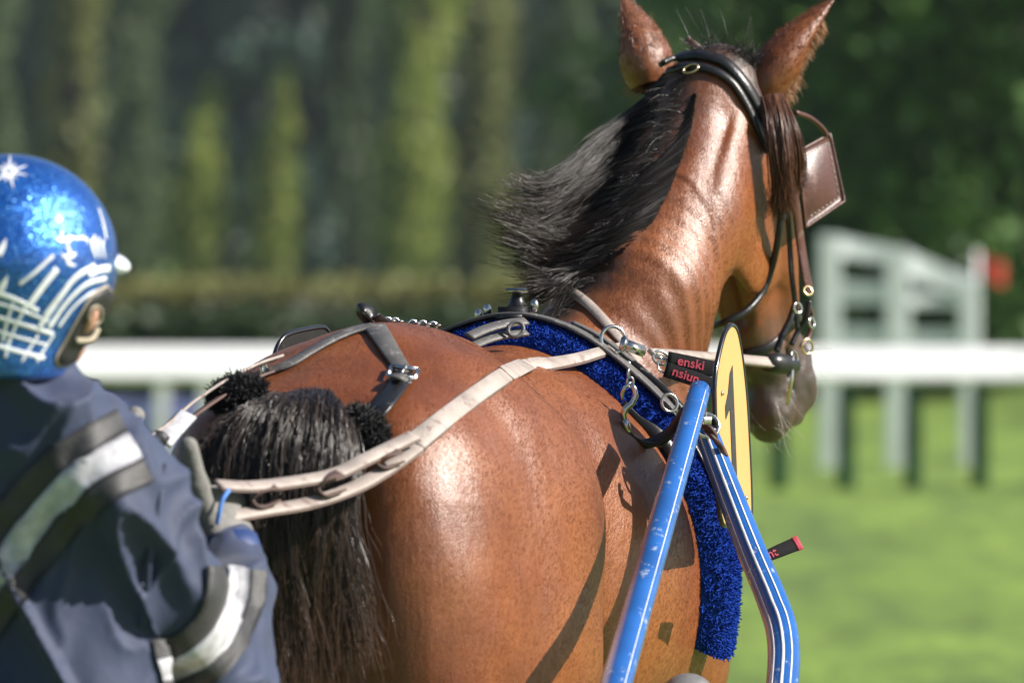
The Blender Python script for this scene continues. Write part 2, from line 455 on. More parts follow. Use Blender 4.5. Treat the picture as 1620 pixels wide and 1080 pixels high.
class Ell:
    def __init__(s, c, r, k=0.05, ax=None, cut=False):
        s.c, s.r, s.k, s.cut = np.array(c, float), np.array(r, float), k, cut
        s.ax = np.eye(3) if ax is None else np.array(ax, float)      # rows: the ellipsoid's own axes
        m = s.r.max(); s.lo, s.hi = s.c - m, s.c + m
    def ev(s, P):
        q = (P - s.c) @ s.ax.T
        k0 = np.sqrt(((q / s.r) ** 2).sum(-1)); k1 = np.sqrt(((q / s.r ** 2) ** 2).sum(-1)) + 1e-6
        return np.where(k0 < 0.2, (k0 - 1) * s.r.min(), k0 * (k0 - 1) / k1)
def rotax(pitch=0, yaw=0, roll=0):
    """axes for an ellipsoid in (s,l,z): pitch lifts the front end"""
    cp, sp = math.cos(math.radians(pitch)), math.sin(math.radians(pitch))
    cy, sy = math.cos(math.radians(yaw)), math.sin(math.radians(yaw))
    cr, sr = math.cos(math.radians(roll)), math.sin(math.radians(roll))
    Rp = np.array([[cp, 0, sp], [0, 1, 0], [-sp, 0, cp]])
    Ry = np.array([[cy, sy, 0], [-sy, cy, 0], [0, 0, 1]])
    Rr = np.array([[1, 0, 0], [0, cr, sr], [0, -sr, cr]])
    return Rr @ Rp @ Ry
def mir(p):
    """the same piece on the other side of the body (l -> -l)"""
    import copy
    q = copy.deepcopy(p); f = np.array((1., -1, 1))
    if isinstance(q, Ell): q.c = q.c * f; q.ax = q.ax * f
    else: q.a, q.b, q.w, q.v, q.u = q.a * f, q.b * f, q.w * f, q.v * f, q.u * f
    lo, hi = q.lo * f, q.hi * f; q.lo, q.hi = np.minimum(lo, hi), np.maximum(lo, hi)
    return q
def field(prims, P):
    d = np.full(P.shape[:-1], 0.5)
    for p in prims:
        i = np.flatnonzero(np.all((P > p.lo - p.k - .03) & (P < p.hi + p.k + .03), 1))
        if not len(i): continue
        e = p.ev(P[i]); c = d[i]
        d[i] = -smin(-c, e, p.k) if p.cut else smin(c, e, p.k)
    return d
def solid(prims, h, subdiv=1, disp=None, bounds=None):
    """surface of the soft union: grid -> surface net -> subdivide -> slide onto the exact surface"""
    pos = [p for p in prims if not p.cut]
    lo = np.min([p.lo for p in pos], 0) - 3 * h; hi = np.max([p.hi for p in pos], 0) + 3 * h
    n = np.ceil((hi - lo) / h).astype(int) + 1
    ax = [lo[i] + h * np.arange(n[i]) for i in range(3)]
    D = np.full(n, 0.5, np.float32)
    for p in prims:
        mgn = p.k + 3 * h
        a = np.clip(np.floor((p.lo - mgn - lo) / h).astype(int), 0, n - 1); b = np.clip(np.ceil((p.hi + mgn - lo) / h).astype(int) + 1, 1, n)
        if np.any(b <= a): continue
        sl_ = tuple(slice(a[i], b[i]) for i in range(3))
        P = np.stack(np.meshgrid(*[ax[i][sl_[i]] for i in range(3)], indexing='ij'), -1)
        e = p.ev(P).astype(np.float32)
        D[sl_] = -smin(-D[sl_], e, p.k) if p.cut else smin(D[sl_], e, p.k)
    S = D < 0
    c8 = [S[i:n[0] - 1 + i, j:n[1] - 1 + j, k:n[2] - 1 + k] for i in (0, 1) for j in (0, 1) for k in (0, 1)]
    cnt = sum(c.astype(np.int8) for c in c8)
    act = (cnt > 0) & (cnt < 8)
    I = np.argwhere(act); idm = np.full(act.shape, -1, np.int64); idm[act] = np.arange(len(I))
    acc = np.zeros((len(I), 3)); num = np.zeros(len(I))
    offs = [(i, j, k) for i in (0, 1) for j in (0, 1) for k in (0, 1)]
    val = {o: D[I[:, 0] + o[0], I[:, 1] + o[1], I[:, 2] + o[2]].astype(float) for o in offs}
    for o in offs:
        for d in range(3):
            if o[d] == 0:
                o2 = tuple(o[x] + (x == d) for x in range(3))
                a, b = val[o], val[o2]; m = (a < 0) != (b < 0)
                t = np.where(m, a / np.where(m, a - b, 1), 0)
                pt = np.array(o, float)[None] + t[:, None] * (np.array(o2) - np.array(o))[None]
                acc[m] += pt[m]; num[m] += 1
    V = lo + h * (I + acc / num[:, None])
    Q = []
    for d in range(3):
        e1, e2 = [x for x in range(3) if x != d]
        A = S; B = np.roll(S, -1, d)
        m = A != B
        sl_ = [slice(1, None)] * 3; sl_[d] = slice(0, -1)
        E = np.argwhere(m[tuple(sl_)]) + np.array([0 if x == d else 1 for x in range(3)])
        E = E[np.all(E < np.array(act.shape), 1)]
        u = np.zeros(3, int); u[e1] = 1; v = np.zeros(3, int); v[e2] = 1
        g = lambda q: idm[q[:, 0], q[:, 1], q[:, 2]]
        quad = np.stack([g(E - u - v), g(E - v), g(E), g(E - u)], 1)
        ins = A[E[:, 0], E[:, 1], E[:, 2]]
        fl = ins if d != 1 else ~ins
        quad[~fl] = quad[~fl][:, ::-1]
        Q.append(quad[np.all(quad >= 0, 1)])
    Q = np.concatenate(Q)
    for _ in range(subdiv):
        E = np.sort(np.concatenate([Q[:, [0, 1]], Q[:, [1, 2]], Q[:, [2, 3]], Q[:, [3, 0]]]), 1)
        ue, inv = np.unique(E, axis=0, return_inverse=True); inv = inv.reshape(4, -1).T
        nv, ne = len(V), len(ue)
        V = np.concatenate([V, V[ue].mean(1), V[Q].mean(1)])
        em = inv + nv; fc = np.arange(len(Q)) + nv + ne
        Q = np.concatenate([np.stack([Q[:, i], em[:, i], fc, em[:, (i - 1) % 4]], 1) for i in range(4)])
    def relax(V, amt):
        E = np.concatenate([Q[:, [0, 1]], Q[:, [1, 2]], Q[:, [2, 3]], Q[:, [3, 0]]])
        s_ = np.zeros_like(V); c_ = np.zeros(len(V))
        for a, b in ((0, 1), (1, 0)):
            np.add.at(c_, E[:, a], 1)
            for x in range(3): s_[:, x] += np.bincount(E[:, a], V[E[:, b], x], len(V))
        return V + amt * (s_ / np.maximum(c_, 1)[:, None] - V)
    e = 0.25 * h
    for it in range(4):
        if it < 3: V = relax(V, 0.5)
        d0 = field(prims, V)
        G = np.stack([field(prims, V + e * np.eye(3)[i]) - field(prims, V - e * np.eye(3)[i]) for i in range(3)], 1) / (2 * e)
        V = V - np.clip(d0, -h, h)[:, None] * G / np.maximum((G * G).sum(1), 0.3)[:, None]
    Nn = G / (np.linalg.norm(G, axis=1, keepdims=True) + 1e-9)
    if disp is not None: V = V + Nn * disp(V, Nn)[:, None]
    return V, Q, Nn

def vnoise(P, seed=0):
    """smooth value noise, one value per point, in -1..1"""
    P = np.asarray(P, float); I = np.floor(P).astype(np.int64); f = P - I; f = f * f * (3 - 2 * f)
    def hsh(i, j, k):
        n = (i * 374761393 + j * 668265263 + k * 2147483647 + seed * 1274126177) & 0xffffffff
        n = ((n ^ (n >> 13)) * 1274126177) & 0xffffffff
        return ((n ^ (n >> 16)) & 0xffff) / 32767.5 - 1
    r = 0
    for a in (0, 1):
        for b in (0, 1):
            for c in (0, 1):
                wt = (f[:, 0] if a else 1 - f[:, 0]) * (f[:, 1] if b else 1 - f[:, 1]) * (f[:, 2] if c else 1 - f[:, 2])
                r = r + wt * hsh(I[:, 0] + a, I[:, 1] + b, I[:, 2] + c)
    return r
def bvh_of(V, Q):
    return BVHTree.FromPolygons([tuple(v) for v in V], [tuple(map(int, q)) for q in Q])
# ================================================================== SETTING
def ground_z(x, y):
    bank = 0.9 * np.clip((x - 4.6) / 5.0, 0, 1) * np.clip((y - 47) / 12.0, 0, 1)
    return bank + 0.04 * vnoise(np.stack([x * 0.5, y * 0.35, x * 0], 1), 3) * np.clip((y - 14) / 10, 0, 1)
gx = np.concatenate([np.linspace(-900, -24, 8), np.linspace(-20, 20, 90), np.linspace(24, 900, 8)])
gy = np.concatenate([np.linspace(-300, 10, 6), np.linspace(12, 110, 180), np.linspace(120, 1500, 16)])
GX, GY = np.meshgrid(gx, gy, indexing='ij')
GV = np.stack([GX.ravel(), GY.ravel(), ground_z(GX.ravel(), GY.ravel())], 1)
idx = np.arange(GX.size).reshape(GX.shape)
GQ = np.stack([idx[:-1, :-1], idx[1:, :-1], idx[1:, 1:], idx[:-1, 1:]], -1).reshape(-1, 4)
g = put('ground', fastmesh('ground', GV, GQ, M['grass'])); g['kind'] = 'structure'
g['label'] = 'mown green turf of the racecourse'
def gz(x, y): return float(ground_z(np.array([x]), np.array([y]))[0])

# ---- white running rail on dark green posts
rail = thing('running_rail', 'long white plastic running rail crossing behind the horse', 'rail', (0, 44, 0))
prof = [(-.085, .0), (-.115, .012), (-.125, .035), (-.115, .06), (.02, .215), (.045, .235), (.075, .24), (.10, .225), (.115, .19), (.12, .1), (.10, .02), (.06, .0)]
def rail_piece(x0, x1):
    V, Fc = [], []
    n = len(prof)
    for x in (x0, x1):
        for (a, b) in prof: V.append((x, 44 + a, 0.755 + b - 0.0012 * x))
    for k in range(n): Fc.append((k, (k + 1) % n, n + (k + 1) % n, n + k))
    Fc += [tuple(range(n))[::-1], tuple(range(n, 2 * n))]
    return mesh('rail_section', V, Fc, M['whiterail'], False)
for i in range(8):
    put('rail_section', rail_piece(-14 + i * 3.5, -14 + (i + 1) * 3.5 - 0.012), rail)
pm = MB(); pm.tube([(0, 0, -0.1), (0, 0.02, 0.35), (0, 0.02, 0.62), (0, 0, 0.775)], [0.062, 0.062, 0.058, 0.05], 10)
pme = mesh('post', pm.v, pm.f, M['greenpost'])
for k in range(-30, 31):
    x = 2.29 + k * 0.46
    if -13 < x < 13 and (x > 1.2 or k % 6 == 0):
        o = bpy.data.objects.new('post', pme); COL.objects.link(o); o.parent = rail
        o.location = (x, 0.0, gz(x, 44))

# ---- slatted white wing beside the track
wing = thing('slatted_wing', 'weathered white slatted wing with sloping top beyond the rail', 'fence', pix(1420, 750, 48))
YW = 48.0
posts = [(1312, 372, 735, 34), (1420, 392, 752, 38), (1533, 442, 752, 30)]
for (px, t, b_, wpx) in posts:
    x0 = (px - 810) * YW / F; zt = H - (t - HY) * YW / F; hw = wpx * YW / F / 2
    m_ = MB(); m_.box((x0, YW, zt / 2 - 0.05), (1, 0, 0), (0, 1, 0), (0, 0, 1), hw, 0.07, zt / 2 + 0.05, 0.1); m_.build('post', M['whitewood'], wing, False)
def board(xa, ya, xb, yb, hpx, y):
    a = pix(xa, ya, y); b = pix(xb, yb, y); d = (b - a).normalized(); z = Vector((0, -1, 0)).cross(d)
    m_ = MB(); m_.box((a + b) / 2, d, (0, 1, 0), z if z.z > 0 else -z, (b - a).length / 2, 0.02, hpx * y / F / 2, 0.1); m_.build('board', M['whitewood'], wing, False)
for (xa, ya, xb, yb, hp) in ((1312, 386, 1420, 408, 30), (1420, 410, 1533, 458, 38), (1316, 462, 1416, 464, 36), (1424, 474, 1530, 478, 18),
                             (1316, 532, 1416, 532, 34), (1424, 538, 1530, 538, 34)):
    board(xa, ya, xb, yb, hp, YW + 0.1)

# ---- red flag beyond the wing
fp = pix(1545, 400, 50)
flag = thing('red_flag', 'small red flag on a thin pole beside the white wing', 'flag', (fp.x, 50, gz(fp.x, 50)))
m_ = MB(); m_.tube([(fp.x, 50, 0), (fp.x, 50, fp.z + 0.02)], 0.022, 8); m_.build('pole', M['whitewood'], flag)
V, Fc = [], []
for side in (0, 1):
    for i in range(7):
        for j in range(5):
            u, v = i / 6, j / 4
            V.append((fp.x + 0.02 + u * 0.20, 50 + 0.02 * math.sin(u * 7 + v) + side * 0.004, fp.z - 0.02 - v * 0.19 - 0.06 * u * u))
for side in (0, 1):
    for i in range(6):
        for j in range(4):
            a = side * 35 + i * 5 + j; q = (a, a + 1, a + 6, a + 5); Fc.append(q if side else q[::-1])
put('cloth', mesh('cloth', V, Fc, M['flagred']), flag)

# ---- advertising banner under the rail on the left
ban = thing('banner', 'violet blue advertising banner low behind the rail at left', 'banner', (-4.5, 45.5, 0))
x0, x1 = (-60 - 810) * 45.5 / F, (330 - 810) * 45.5 / F
m_ = MB(); m_.box(((x0 + x1) / 2, 45.5, 0.31), (1, 0, 0), (0, 1, 0), (0, 0, 1), (x1 - x0) / 2, 0.012, 0.29, 0.1); m_.build('sheet', M['banner'], ban, False)
for px in (120, 255, 325):
    xx = (px - 810) * 45.4 / F
    m_ = MB(); m_.box((xx, 45.44, 0.33), (1, 0, 0), (0, 1, 0), (0, 0, 1), 0.045, 0.03, 0.38, 0.1); m_.build('post', M['whiterail'], ban, False)

# ---- vegetation
def leaf_cloud(C, size, n_per, spread):
    """leaf-sized faces scattered round clump centres C (N,3); spread (N,3) gaussian"""
    N = len(C)
    P = np.repeat(C, n_per, 0) + rng.normal(size=(N * n_per, 3)) * np.repeat(spread, n_per, 0)
    n = len(P); a = rng.normal(size=(n, 3)); a /= np.linalg.norm(a, axis=1, keepdims=True)
    b = np.cross(a, rng.normal(size=(n, 3))); b /= np.linalg.norm(b, axis=1, keepdims=True)
    s_ = size * rng.uniform(0.6, 1.4, (n, 1))
    V = np.stack([P + a * s_, P + b * s_ * 0.62 + a * s_ * .1, P - a * s_, P - b * s_ * 0.62 + a * s_ * .1], 1)
    return V.reshape(-1, 3)
def tree(x, y, h, rad, mat, label, cat_group, clumps, leaf, n_per, shape, base=0.6, lean=0.0):
    z0 = gz(x, y)
    t = thing('poplar_tree' if shape == 'poplar' else 'broadleaf_tree', label, 'tree', (x, y, z0), cat_group)
    mb = MB()
    tr = 0.035 * h if shape != 'poplar' else 0.022 * h
    pts = [Vector((x + lean * k / 8 * h + 0.03 * h * math.sin(k * 1.3) * 0.25, y, z0 + h * 0.92 * k / 8 - 0.1)) for k in range(9)]
    mb.tube(pts, [tr * (1 - 0.11 * k) for k in range(9)], 9)
    C, S = [], []
    for k in range(clumps):
        u = random.random() ** 0.85
        zz = base + (h - base) * u
        if shape == 'poplar': r = rad * (0.35 + 1.0 * math.sin(math.pi * min(1, 0.14 + 0.8 * u)) ** 0.8) * 0.72
        else: r = rad * math.sqrt(max(0.05, 1 - ((u - 0.42) / 0.6) ** 2))
        an = random.random() * 2 * math.pi; q = r * math.sqrt(random.uniform(0.15, 1))
        c = Vector((x + lean * (zz - z0) + q * math.cos(an), y + q * math.sin(an), z0 + zz))
        if shape == 'poplar':                 # long plumes climbing outwards from the stem
            if k % 14 == 0:
                pa = random.random() * 2 * math.pi; pz = random.uniform(0, .75) * h * .62 if k % 42 else .1; pl_ = random.uniform(3.5, 7) * min(1, h / 9); ps = random.uniform(.03, .15); pr_ = random.uniform(.4, .7) * rad
            u2 = (k % 14) / 13.0
            c = Vector((x + lean * (pz + pl_ * u2) + math.cos(pa) * (rad * .3 + ps * pl_ * u2), y + math.sin(pa) * (rad * .3 + ps * pl_ * u2), z0 + pz + pl_ * u2))
        C.append(c)
        S.append((pr_ * (.18 + .5 * math.sin(math.pi * min(1, .1 + u2 * .9))),) * 2 + (.35,) if shape == 'poplar' else (rad * 0.16, rad * 0.16, rad * 0.13))
        if k < 14:
            zb = max(0.25 * zz, zz - q * (2.6 if shape == 'poplar' else 0.9)); st = Vector((x + lean * zb, y, z0 + zb))
            mb.tube([st, (st + c) / 2 + Vector((0, 0, 0.05 * h * (1 if shape != 'poplar' else -.2))), c], [tr * 0.35, tr * 0.22, tr * 0.08], 6)
    mb.build('trunk', M['bark'], t)
    V = leaf_cloud(np.array([tuple(c) for c in C]), leaf, n_per, np.array(S))
    put('crown', fastmesh('crown', V, np.arange(len(V)).reshape(-1, 4), mat, False), t)
    return t
ORD = ['leftmost', 'second from left', 'third from left', 'fourth from left', 'fifth from left', 'sixth from left', 'seventh from left', 'eighth from left', 'ninth from left', 'tenth from left', 'eleventh from left']
for i, px in enumerate((-40, 100, 212, 302, 428, 560, 640, 765, 858, 1010, 1180)):
    Yt = 205 + 9 * ((i * 7) % 3)
    tree((px - 810) * Yt / F, Yt, (20, 23, 21, 5.2, 5.6, 22, 23, 21, 20, 22, 21)[i], (1.1, .8, 1.2, .7, .85, .6, 1.0, 1.1, .8, 1, 1)[i], M[('poplar3', 'poplar2', 'poplar3', 'poplar', 'poplar', 'poplar3', 'poplar', 'poplar2', 'poplar3', 'poplar3', 'poplar2')[i]],
         f'narrow sunlit poplar in the blurred row, {ORD[i]}', 'row of poplars behind the field', 168, 0.17, 46, 'poplar', 0.4, random.uniform(-0.02, 0.13))
for i, px in enumerate((-90, 60, 200, 340, 480, 620, 760, 900, 1060, 1220)):
    Yt = 250 + 12 * (i % 2)
    tree((px - 810) * Yt / F, Yt, 22 + 4 * random.random(), 3.9, M['farleaf'],
         f'dark haze-tinted tree in the shade behind the poplars, {ORD[i]}', 'dark trees behind the poplars', 150, 0.36, 44, 'round', 0.1)
RT = [(1235, 84, 11, 2.6, 'dark green broadleaf tree rising behind the horse blinker'),
      (1400, 72, 10, 2.3, 'dark green broadleaf tree directly behind the slatted white wing'),
      (1530, 78, 12, 2.4, 'dark green broadleaf tree behind the red flag'),
      (1660, 70, 10, 2.2, 'dark green broadleaf tree at the right edge')]
for (px, Yt, h, r, lb) in RT:
    tree((px - 810) * Yt / F, Yt, h, r, M['darkleaf'], lb, 'dense dark trees on the right', 190, 0.13, 60, 'round', 0.15)

def hedge(x0, x1, y, hgt, dep, mat, label, name='clipped_hedge'):
    n = int((x1 - x0) * 110)
    t = thing(name, label, 'hedge', ((x0 + x1) / 2, y, 0))
    m_ = MB(); m_.box(((x0 + x1) / 2, y, hgt * 0.47), (1, 0, 0), (0, 1, 0), (0, 0, 1), (x1 - x0) / 2, dep / 2 - 0.08, hgt * 0.47, 0.25)
    m_.build('branch_core', M['bark'], t)
    C = np.stack([rng.uniform(x0, x1, n), y + rng.uniform(-dep / 2, dep / 2, n), rng.uniform(0.05, hgt, n)], 1)
    side = rng.random(n) < 0.65
    C[side, 1] = y + np.sign(rng.normal(size=side.sum())) * dep / 2
    C[~side, 2] = hgt
    V = leaf_cloud(C, 0.07, 9, np.full((n, 3), 0.06))
    put('foliage', fastmesh('foliage', V, np.arange(len(V)).reshape(-1, 4), mat, False), t)
hedge(-16, 1.8, 60, 0.93, 1.0, M['hedge'], 'low dark clipped hedge just behind the rail')
hedge(-19, 2.5, 76, 1.12, 1.6, M['olivehedge'], 'long olive green hedge below the poplars, behind the dark hedge')

# ---- the wood goes on to both sides beyond the poplars
n = 2600
wx = np.where(rng.random(n) < .5, rng.uniform(-150, -17, n), rng.uniform(17, 150, n)); wh_ = 9 + 5 * vnoise(np.stack([wx * .16, wx * 0, wx * 0], 1), 51) + 3 * vnoise(np.stack([wx * .5, wx * 0, wx * 0], 1), 52)
wc = np.stack([wx, 255 + rng.uniform(-6, 6, n), rng.random(n) ** .8 * (wh_ + 5)], 1)
V = leaf_cloud(wc, .55, 14, np.full((n, 3), .9))
wd_ = put('distant_woodland', fastmesh('distant_woodland', V, np.arange(len(V)).reshape(-1, 4), M['farleaf'], False)); wd_['kind'] = 'stuff'; wd_['label'] = 'distant dark woodland continuing to both sides of the poplar row'
# ================================================================== HORSE
def lp(px, py, Y): return np.array(toL(pix(px, py, Y)))
B = []
def both(p): B.append(p); B.append(mir(p))
# barrel
bar = [(.20, 1.33, .27, .20), (.50, 1.27, .285, .225), (.80, 1.215, .335, .305), (1.02, 1.20, .36, .312), (1.16, 1.20, .35, .25), (1.36, 1.19, .29, .20)]
for (a, b_) in zip(bar, bar[1:]):
    B.append(Seg((a[0], 0, a[1]), (b_[0], 0, b_[1]), (a[3], a[2]), (b_[3], b_[2]), 0.06))
B.append(Ell((1.10, 0, 1.44), (.24, .08, .125), .12))                         # withers
B.append(Ell((.62, 0, 1.42), (.40, .17, .125), .12))                            # loin
B.append(Ell((.34, 0, 1.46), (.30, .15, .165), .10))                            # croup
B.append(Ell((.03, 0, 1.44), (.12, .09, .09), .10))                             # tail head
both(Ell((.27, .135, 1.34), (.31, .165, .225), .10, rotax(-14)))                # gluteal mass
both(Ell((.38, .20, 1.33), (.15, .09, .13), .09))                              # point of hip
both(Ell((.02, .135, 1.17), (.165, .145, .34), .09, rotax(8)))                  # hamstrings
both(Ell((.27, .21, 1.14), (.25, .122, .30), .05))                              # thigh
both(Ell((.42, .23, .97), (.12, .09, .14), .045))                               # stifle
both(Seg((.36, .20, .92), (.0, .165, .58), (.095, .13), (.05, .065), .07))
both(Ell((1.28, .155, 1.20), (.14, .08, .28), .08, rotax(20)))                   # shoulder
both(Ell((1.45, .12, 1.08), (.13, .11, .16), .10))                              # breast
both(Seg((1.20, .17, .95), (1.18, .17, .62), (.085, .11), (.05, .055), .07))
for (s0, l0, fwd, hind) in ((0., .165, -.02, True), (0., -.165, .05, True), (1.18, .17, .04, False), (1.18, -.17, -.04, False)):
    k_ = (s0 + (0 if hind else 0), l0, .58 if hind else .62)
    c_ = (s0 + fwd - (.03 if hind else 0), l0, .22); p_ = (c_[0] + .05, l0, .11); h_ = (c_[0] + .07, l0, .035)
    B.append(Ell(k_, (.06, .045, .075), .05)); B.append(Seg(k_, c_, (.036, .042), (.032, .036), .04))
    B.append(Ell(c_, (.045, .038, .045), .03)); B.append(Seg(c_, p_, .034, .036, .03)); B.append(Seg(p_, h_, .05, .06, .03))
B.append(Seg((-.16, 0, 1.32), (-.16, 0, .85), (.022, .06), (.03, .09), .06, cut=True))   # cleft
# head frame
PSI = math.radians(25) - TH
hh = np.array((math.cos(PSI), math.sin(PSI), 0))
HP = lp(1128, 112, 11.03)
HA = lp(1226, 620, 11.20) - HP; HA /= np.linalg.norm(HA)     # poll to nose
HD = hh - HA * hh.dot(HA); HD /= np.linalg.norm(HD)          # out of the forehead
HR = -np.cross(HD, HA); HR = HR if HR[1] > 0 else -HR        # to its right
def hd(a, d, r): return HP + HA * a + HD * d + HR * r
HAX = np.stack([HA, HD, HR])
def hseg(a, b, ra, rb, k=.04, cut=False): B.append(Seg(hd(*a), hd(*b), ra, rb, k, up=HD, cut=cut))
def hell(c, r, k=.03, cut=False, both_=True):
    for sg in ((1, -1) if both_ else (1,)): B.append(Ell(hd(c[0], c[1], c[2] * sg), r, k, HAX, cut))
hseg((.03, -.01, 0), (.20, .0, 0), (.078, .085), (.098, .098), .05)
hseg((.20, .0, 0), (.50, .015, 0), (.088, .095), (.048, .060), .05)
hseg((.24, -.090, 0), (.50, -.045, 0), (.056, .065), (.042, .046), .04)
hell((.235, -.090, .060), (.14, .115, .027), .03)
hell((.17, .04, .078), (.07, .034, .032), .035)
hell((.33, .0, .062), (.12, .02, .018), .04)
hell((.565, .006, 0), (.085, .066, .058), .04, both_=False)
hell((.575, .036, .036), (.046, .030, .026), .025)
hell((.615, -.052, 0), (.05, .036, .04), .03, both_=False)
hell((.625, .0, 0), (.03, .045, .042), .03, both_=False)
hell((.580, .046, .056), (.026, .014, .020), .012, cut=True)
hell((.60, .03, .050), (.03, .012, .012), .015)
hseg((.13, -.235, 0), (.42, -.125, 0), (.034, .085), (.022, .04), .025, cut=True)
hseg((.53, -.028, -.08), (.53, -.028, .08), (.05, .004), (.05, .004), .012, cut=True)
# neck: dorsal line and throat given by where they stand
crest = [lp(866, 494, 10.68), lp(985, 378, 10.78), lp(1046, 270, 10.88), lp(1098, 130, 10.98)]
lower = [np.array((1.46, .02, 1.08)), lp(1048, 545, 10.89), lp(1088, 425, 10.93), lp(1128, 295, 11.02)]
nw = [.165, .112, .090, .078]
for i in range(3):
    c0, c1 = (crest[i] + lower[i]) / 2, (crest[i + 1] + lower[i + 1]) / 2
    r0, r1 = np.linalg.norm(crest[i] - lower[i]) / 2, np.linalg.norm(crest[i + 1] - lower[i + 1]) / 2
    B.append(Seg(c0, c1, (nw[i], r0), (nw[i + 1], r1), .07, up=(crest[i] + crest[i + 1] - lower[i] - lower[i + 1])))
B.append(Seg(crest[1] + (.01, 0, -.012), crest[3] + (.03, 0, -.025), .030, .034, .03))        # crest
def ripple(V, N_):
    a = vnoise(V * np.array((8, 8, 6)), 5) * 0.0034 + vnoise(V * np.array((17, 17, 12)), 7) * 0.0016 + vnoise(V * np.array((30, 30, 18)), 9) * 0.0006
    a = a + .0006 * np.clip(1 - np.abs(vnoise(V * np.array((5, 5, 9)), 15)) * 14, 0, 1) * (vnoise(V * 3, 16) > 0.1)
    # skin folds where neck meets shoulder
    m = np.exp(-((V[:, 0] - 1.38) / .12) ** 2) * np.exp(-((V[:, 2] - 1.62) / .16) ** 2)
    mz = np.clip(((V - HP) @ HA - .46) / .08, 0, 1) * (V[:, 0] > 1.6)
    a = a + mz * (.0035 * np.abs(vnoise(V * 34, 41)) + .0018 * vnoise(V * 70, 42))
    return a + m * 0.0016 * np.sin((V[:, 0] * 1.0 + V[:, 2] * 0.35) * 210 + 3 * vnoise(V * 8, 2))
HV, HQ, HN = solid(B, 0.0125, 1, ripple)
HVW = Larr(HV)
q_ = HV - HP
ha, hdv, hr = q_ @ HA, q_ @ HD, q_ @ HR
jit = vnoise(HV * 60, 4) * .5 + vnoise(HV * 22, 8) * .5
head = (np.abs(hr) < .13) & (ha > -.05) & (hdv > -.2) & (HV[:, 0] > 1.6)
dark = np.where(head, np.clip((ha + jit * .05 - .40) / .12, 0, .88 + .12 * jit), 0)
dark = np.maximum(dark, np.where((HV[:, 0] > 1.55) & (ha < .085) & (hdv > -.06) & (HV[:, 2] > 1.9), np.clip(.8 + jit * .4, 0, .92), 0))
# the crest is dark where the mane grows
cr = catmull(crest, 60)
dc = np.min(np.linalg.norm(HV[:, None, :] - cr[None], axis=2) if len(HV) < 20000 else np.stack([np.linalg.norm(HV - c, axis=1) for c in cr], 1), axis=1)
dark = np.maximum(dark, np.clip(1.2 - dc / .05 + jit * .35, 0, .9))
dark = np.maximum(dark, np.clip((.62 - HV[:, 2]) / .15, 0, .95))
HBVH = bvh_of(HVW, HQ)
def cast(px, py, off=0.0, bvh=None, fallback=None):
    h_ = (bvh or HBVH).ray_cast(CAM, ray(px, py))
    if h_[0] is None:
        if fallback is None:
            y_ = 10.8 if px > 830 else 9.7
            for _ in range(4):
                a_ = (bvh or HBVH).find_nearest(pix(px, py, y_)); y_ = a_[0].y
            n_ = (pix(px, py, y_) - a_[0]).normalized()
            return pix(px, py, y_) + n_ * off, n_
        return pix(px, py, fallback), Vector((0, -1, 0.3)).normalized()
    n_ = h_[1] if h_[1].dot(ray(px, py)) < 0 else -h_[1]
    return h_[0] + n_ * off, n_

horse = thing('horse', 'bay trotter with black mane and tail, seen from behind, harnessed to the sulky', 'horse', L(.6, 0, 0))
# ears are grown into the same skin: cupped leaf-shaped shells
EV, EF, ED = [], [], []
def ear(base, tip, opening, wid, n0):
    base, tip, opening = Vector(base), Vector(tip), Vector(opening).normalized()
    ax_ = (tip - base); ln = ax_.length; ax_.normalize()
    op = (opening - ax_ * opening.dot(ax_)).normalized(); sd = ax_.cross(op)
    nl, na = 22, 22
    V = []
    for layer in (0, 1):
        for i in range(nl + 1):
            t = i / nl
            r = wid * np.interp(t, [0, .12, .3, .5, .7, .85, .95, 1], [.62, .76, .82, .70, .47, .26, .10, .0]) + .0012
            half = math.radians(172 - 62 * min(1, t * 1.8))
            for j in range(na + 1):
                a = math.pi + (j / na * 2 - 1) * half
                rr = r - layer * min(.0045, r * .45)
                p = base + ax_ * (t * ln) + (op * math.cos(a) * 0.82 + sd * math.sin(a)) * rr + op * (0.02 * t * t)
                V.append(p)
    o = len(EV); W_ = na + 1; Ls = (nl + 1) * W_
    EV.extend(V)
    for layer in (0, 1):
        for i in range(nl):
            for j in range(na):
                a = o + layer * Ls + i * W_ + j; q = (a, a + 1, a + W_ + 1, a + W_)
                EF.append(q if layer else q[::-1])
    for i in range(nl):
        for j in (0, na):
            a, b_ = o + i * W_ + j, o + (i + 1) * W_ + j
            EF.append((a, b_, b_ + Ls, a + Ls))
    return base, ax_, ln, op, sd
earR = ear(pix(1198, 150, 11.03), pix(1306, -12, 11.06), Vector((0.93, 0.30, -0.1)), .058, 0)
earL = ear(pix(1032, 138, 11.12), pix(998, -14, 11.16), Vector((-0.93, 0.36, -0.1)), .068, 1)
V_all = np.concatenate([HVW, np.array([tuple(v) for v in EV])])
Q_all = np.concatenate([HQ[:, ::-1], np.array(EF) + len(HVW)])
me = fastmesh('body', V_all, Q_all, M['coat'])
at = me.attributes.new('dark', 'FLOAT', 'POINT')
ez = np.array([v.z for v in EV])
eardark = np.clip((ez - 2.12) / .06, 0, 1) * .25
at.data.foreach_set('value', np.concatenate([dark, eardark]).astype(np.float32))
bm = bmesh.new(); bm.from_mesh(me); bmesh.ops.recalc_face_normals(bm, faces=bm.faces[:]); bm.to_mesh(me); bm.free()
body = put('body', me, horse)
def wl(p): return L(*p)
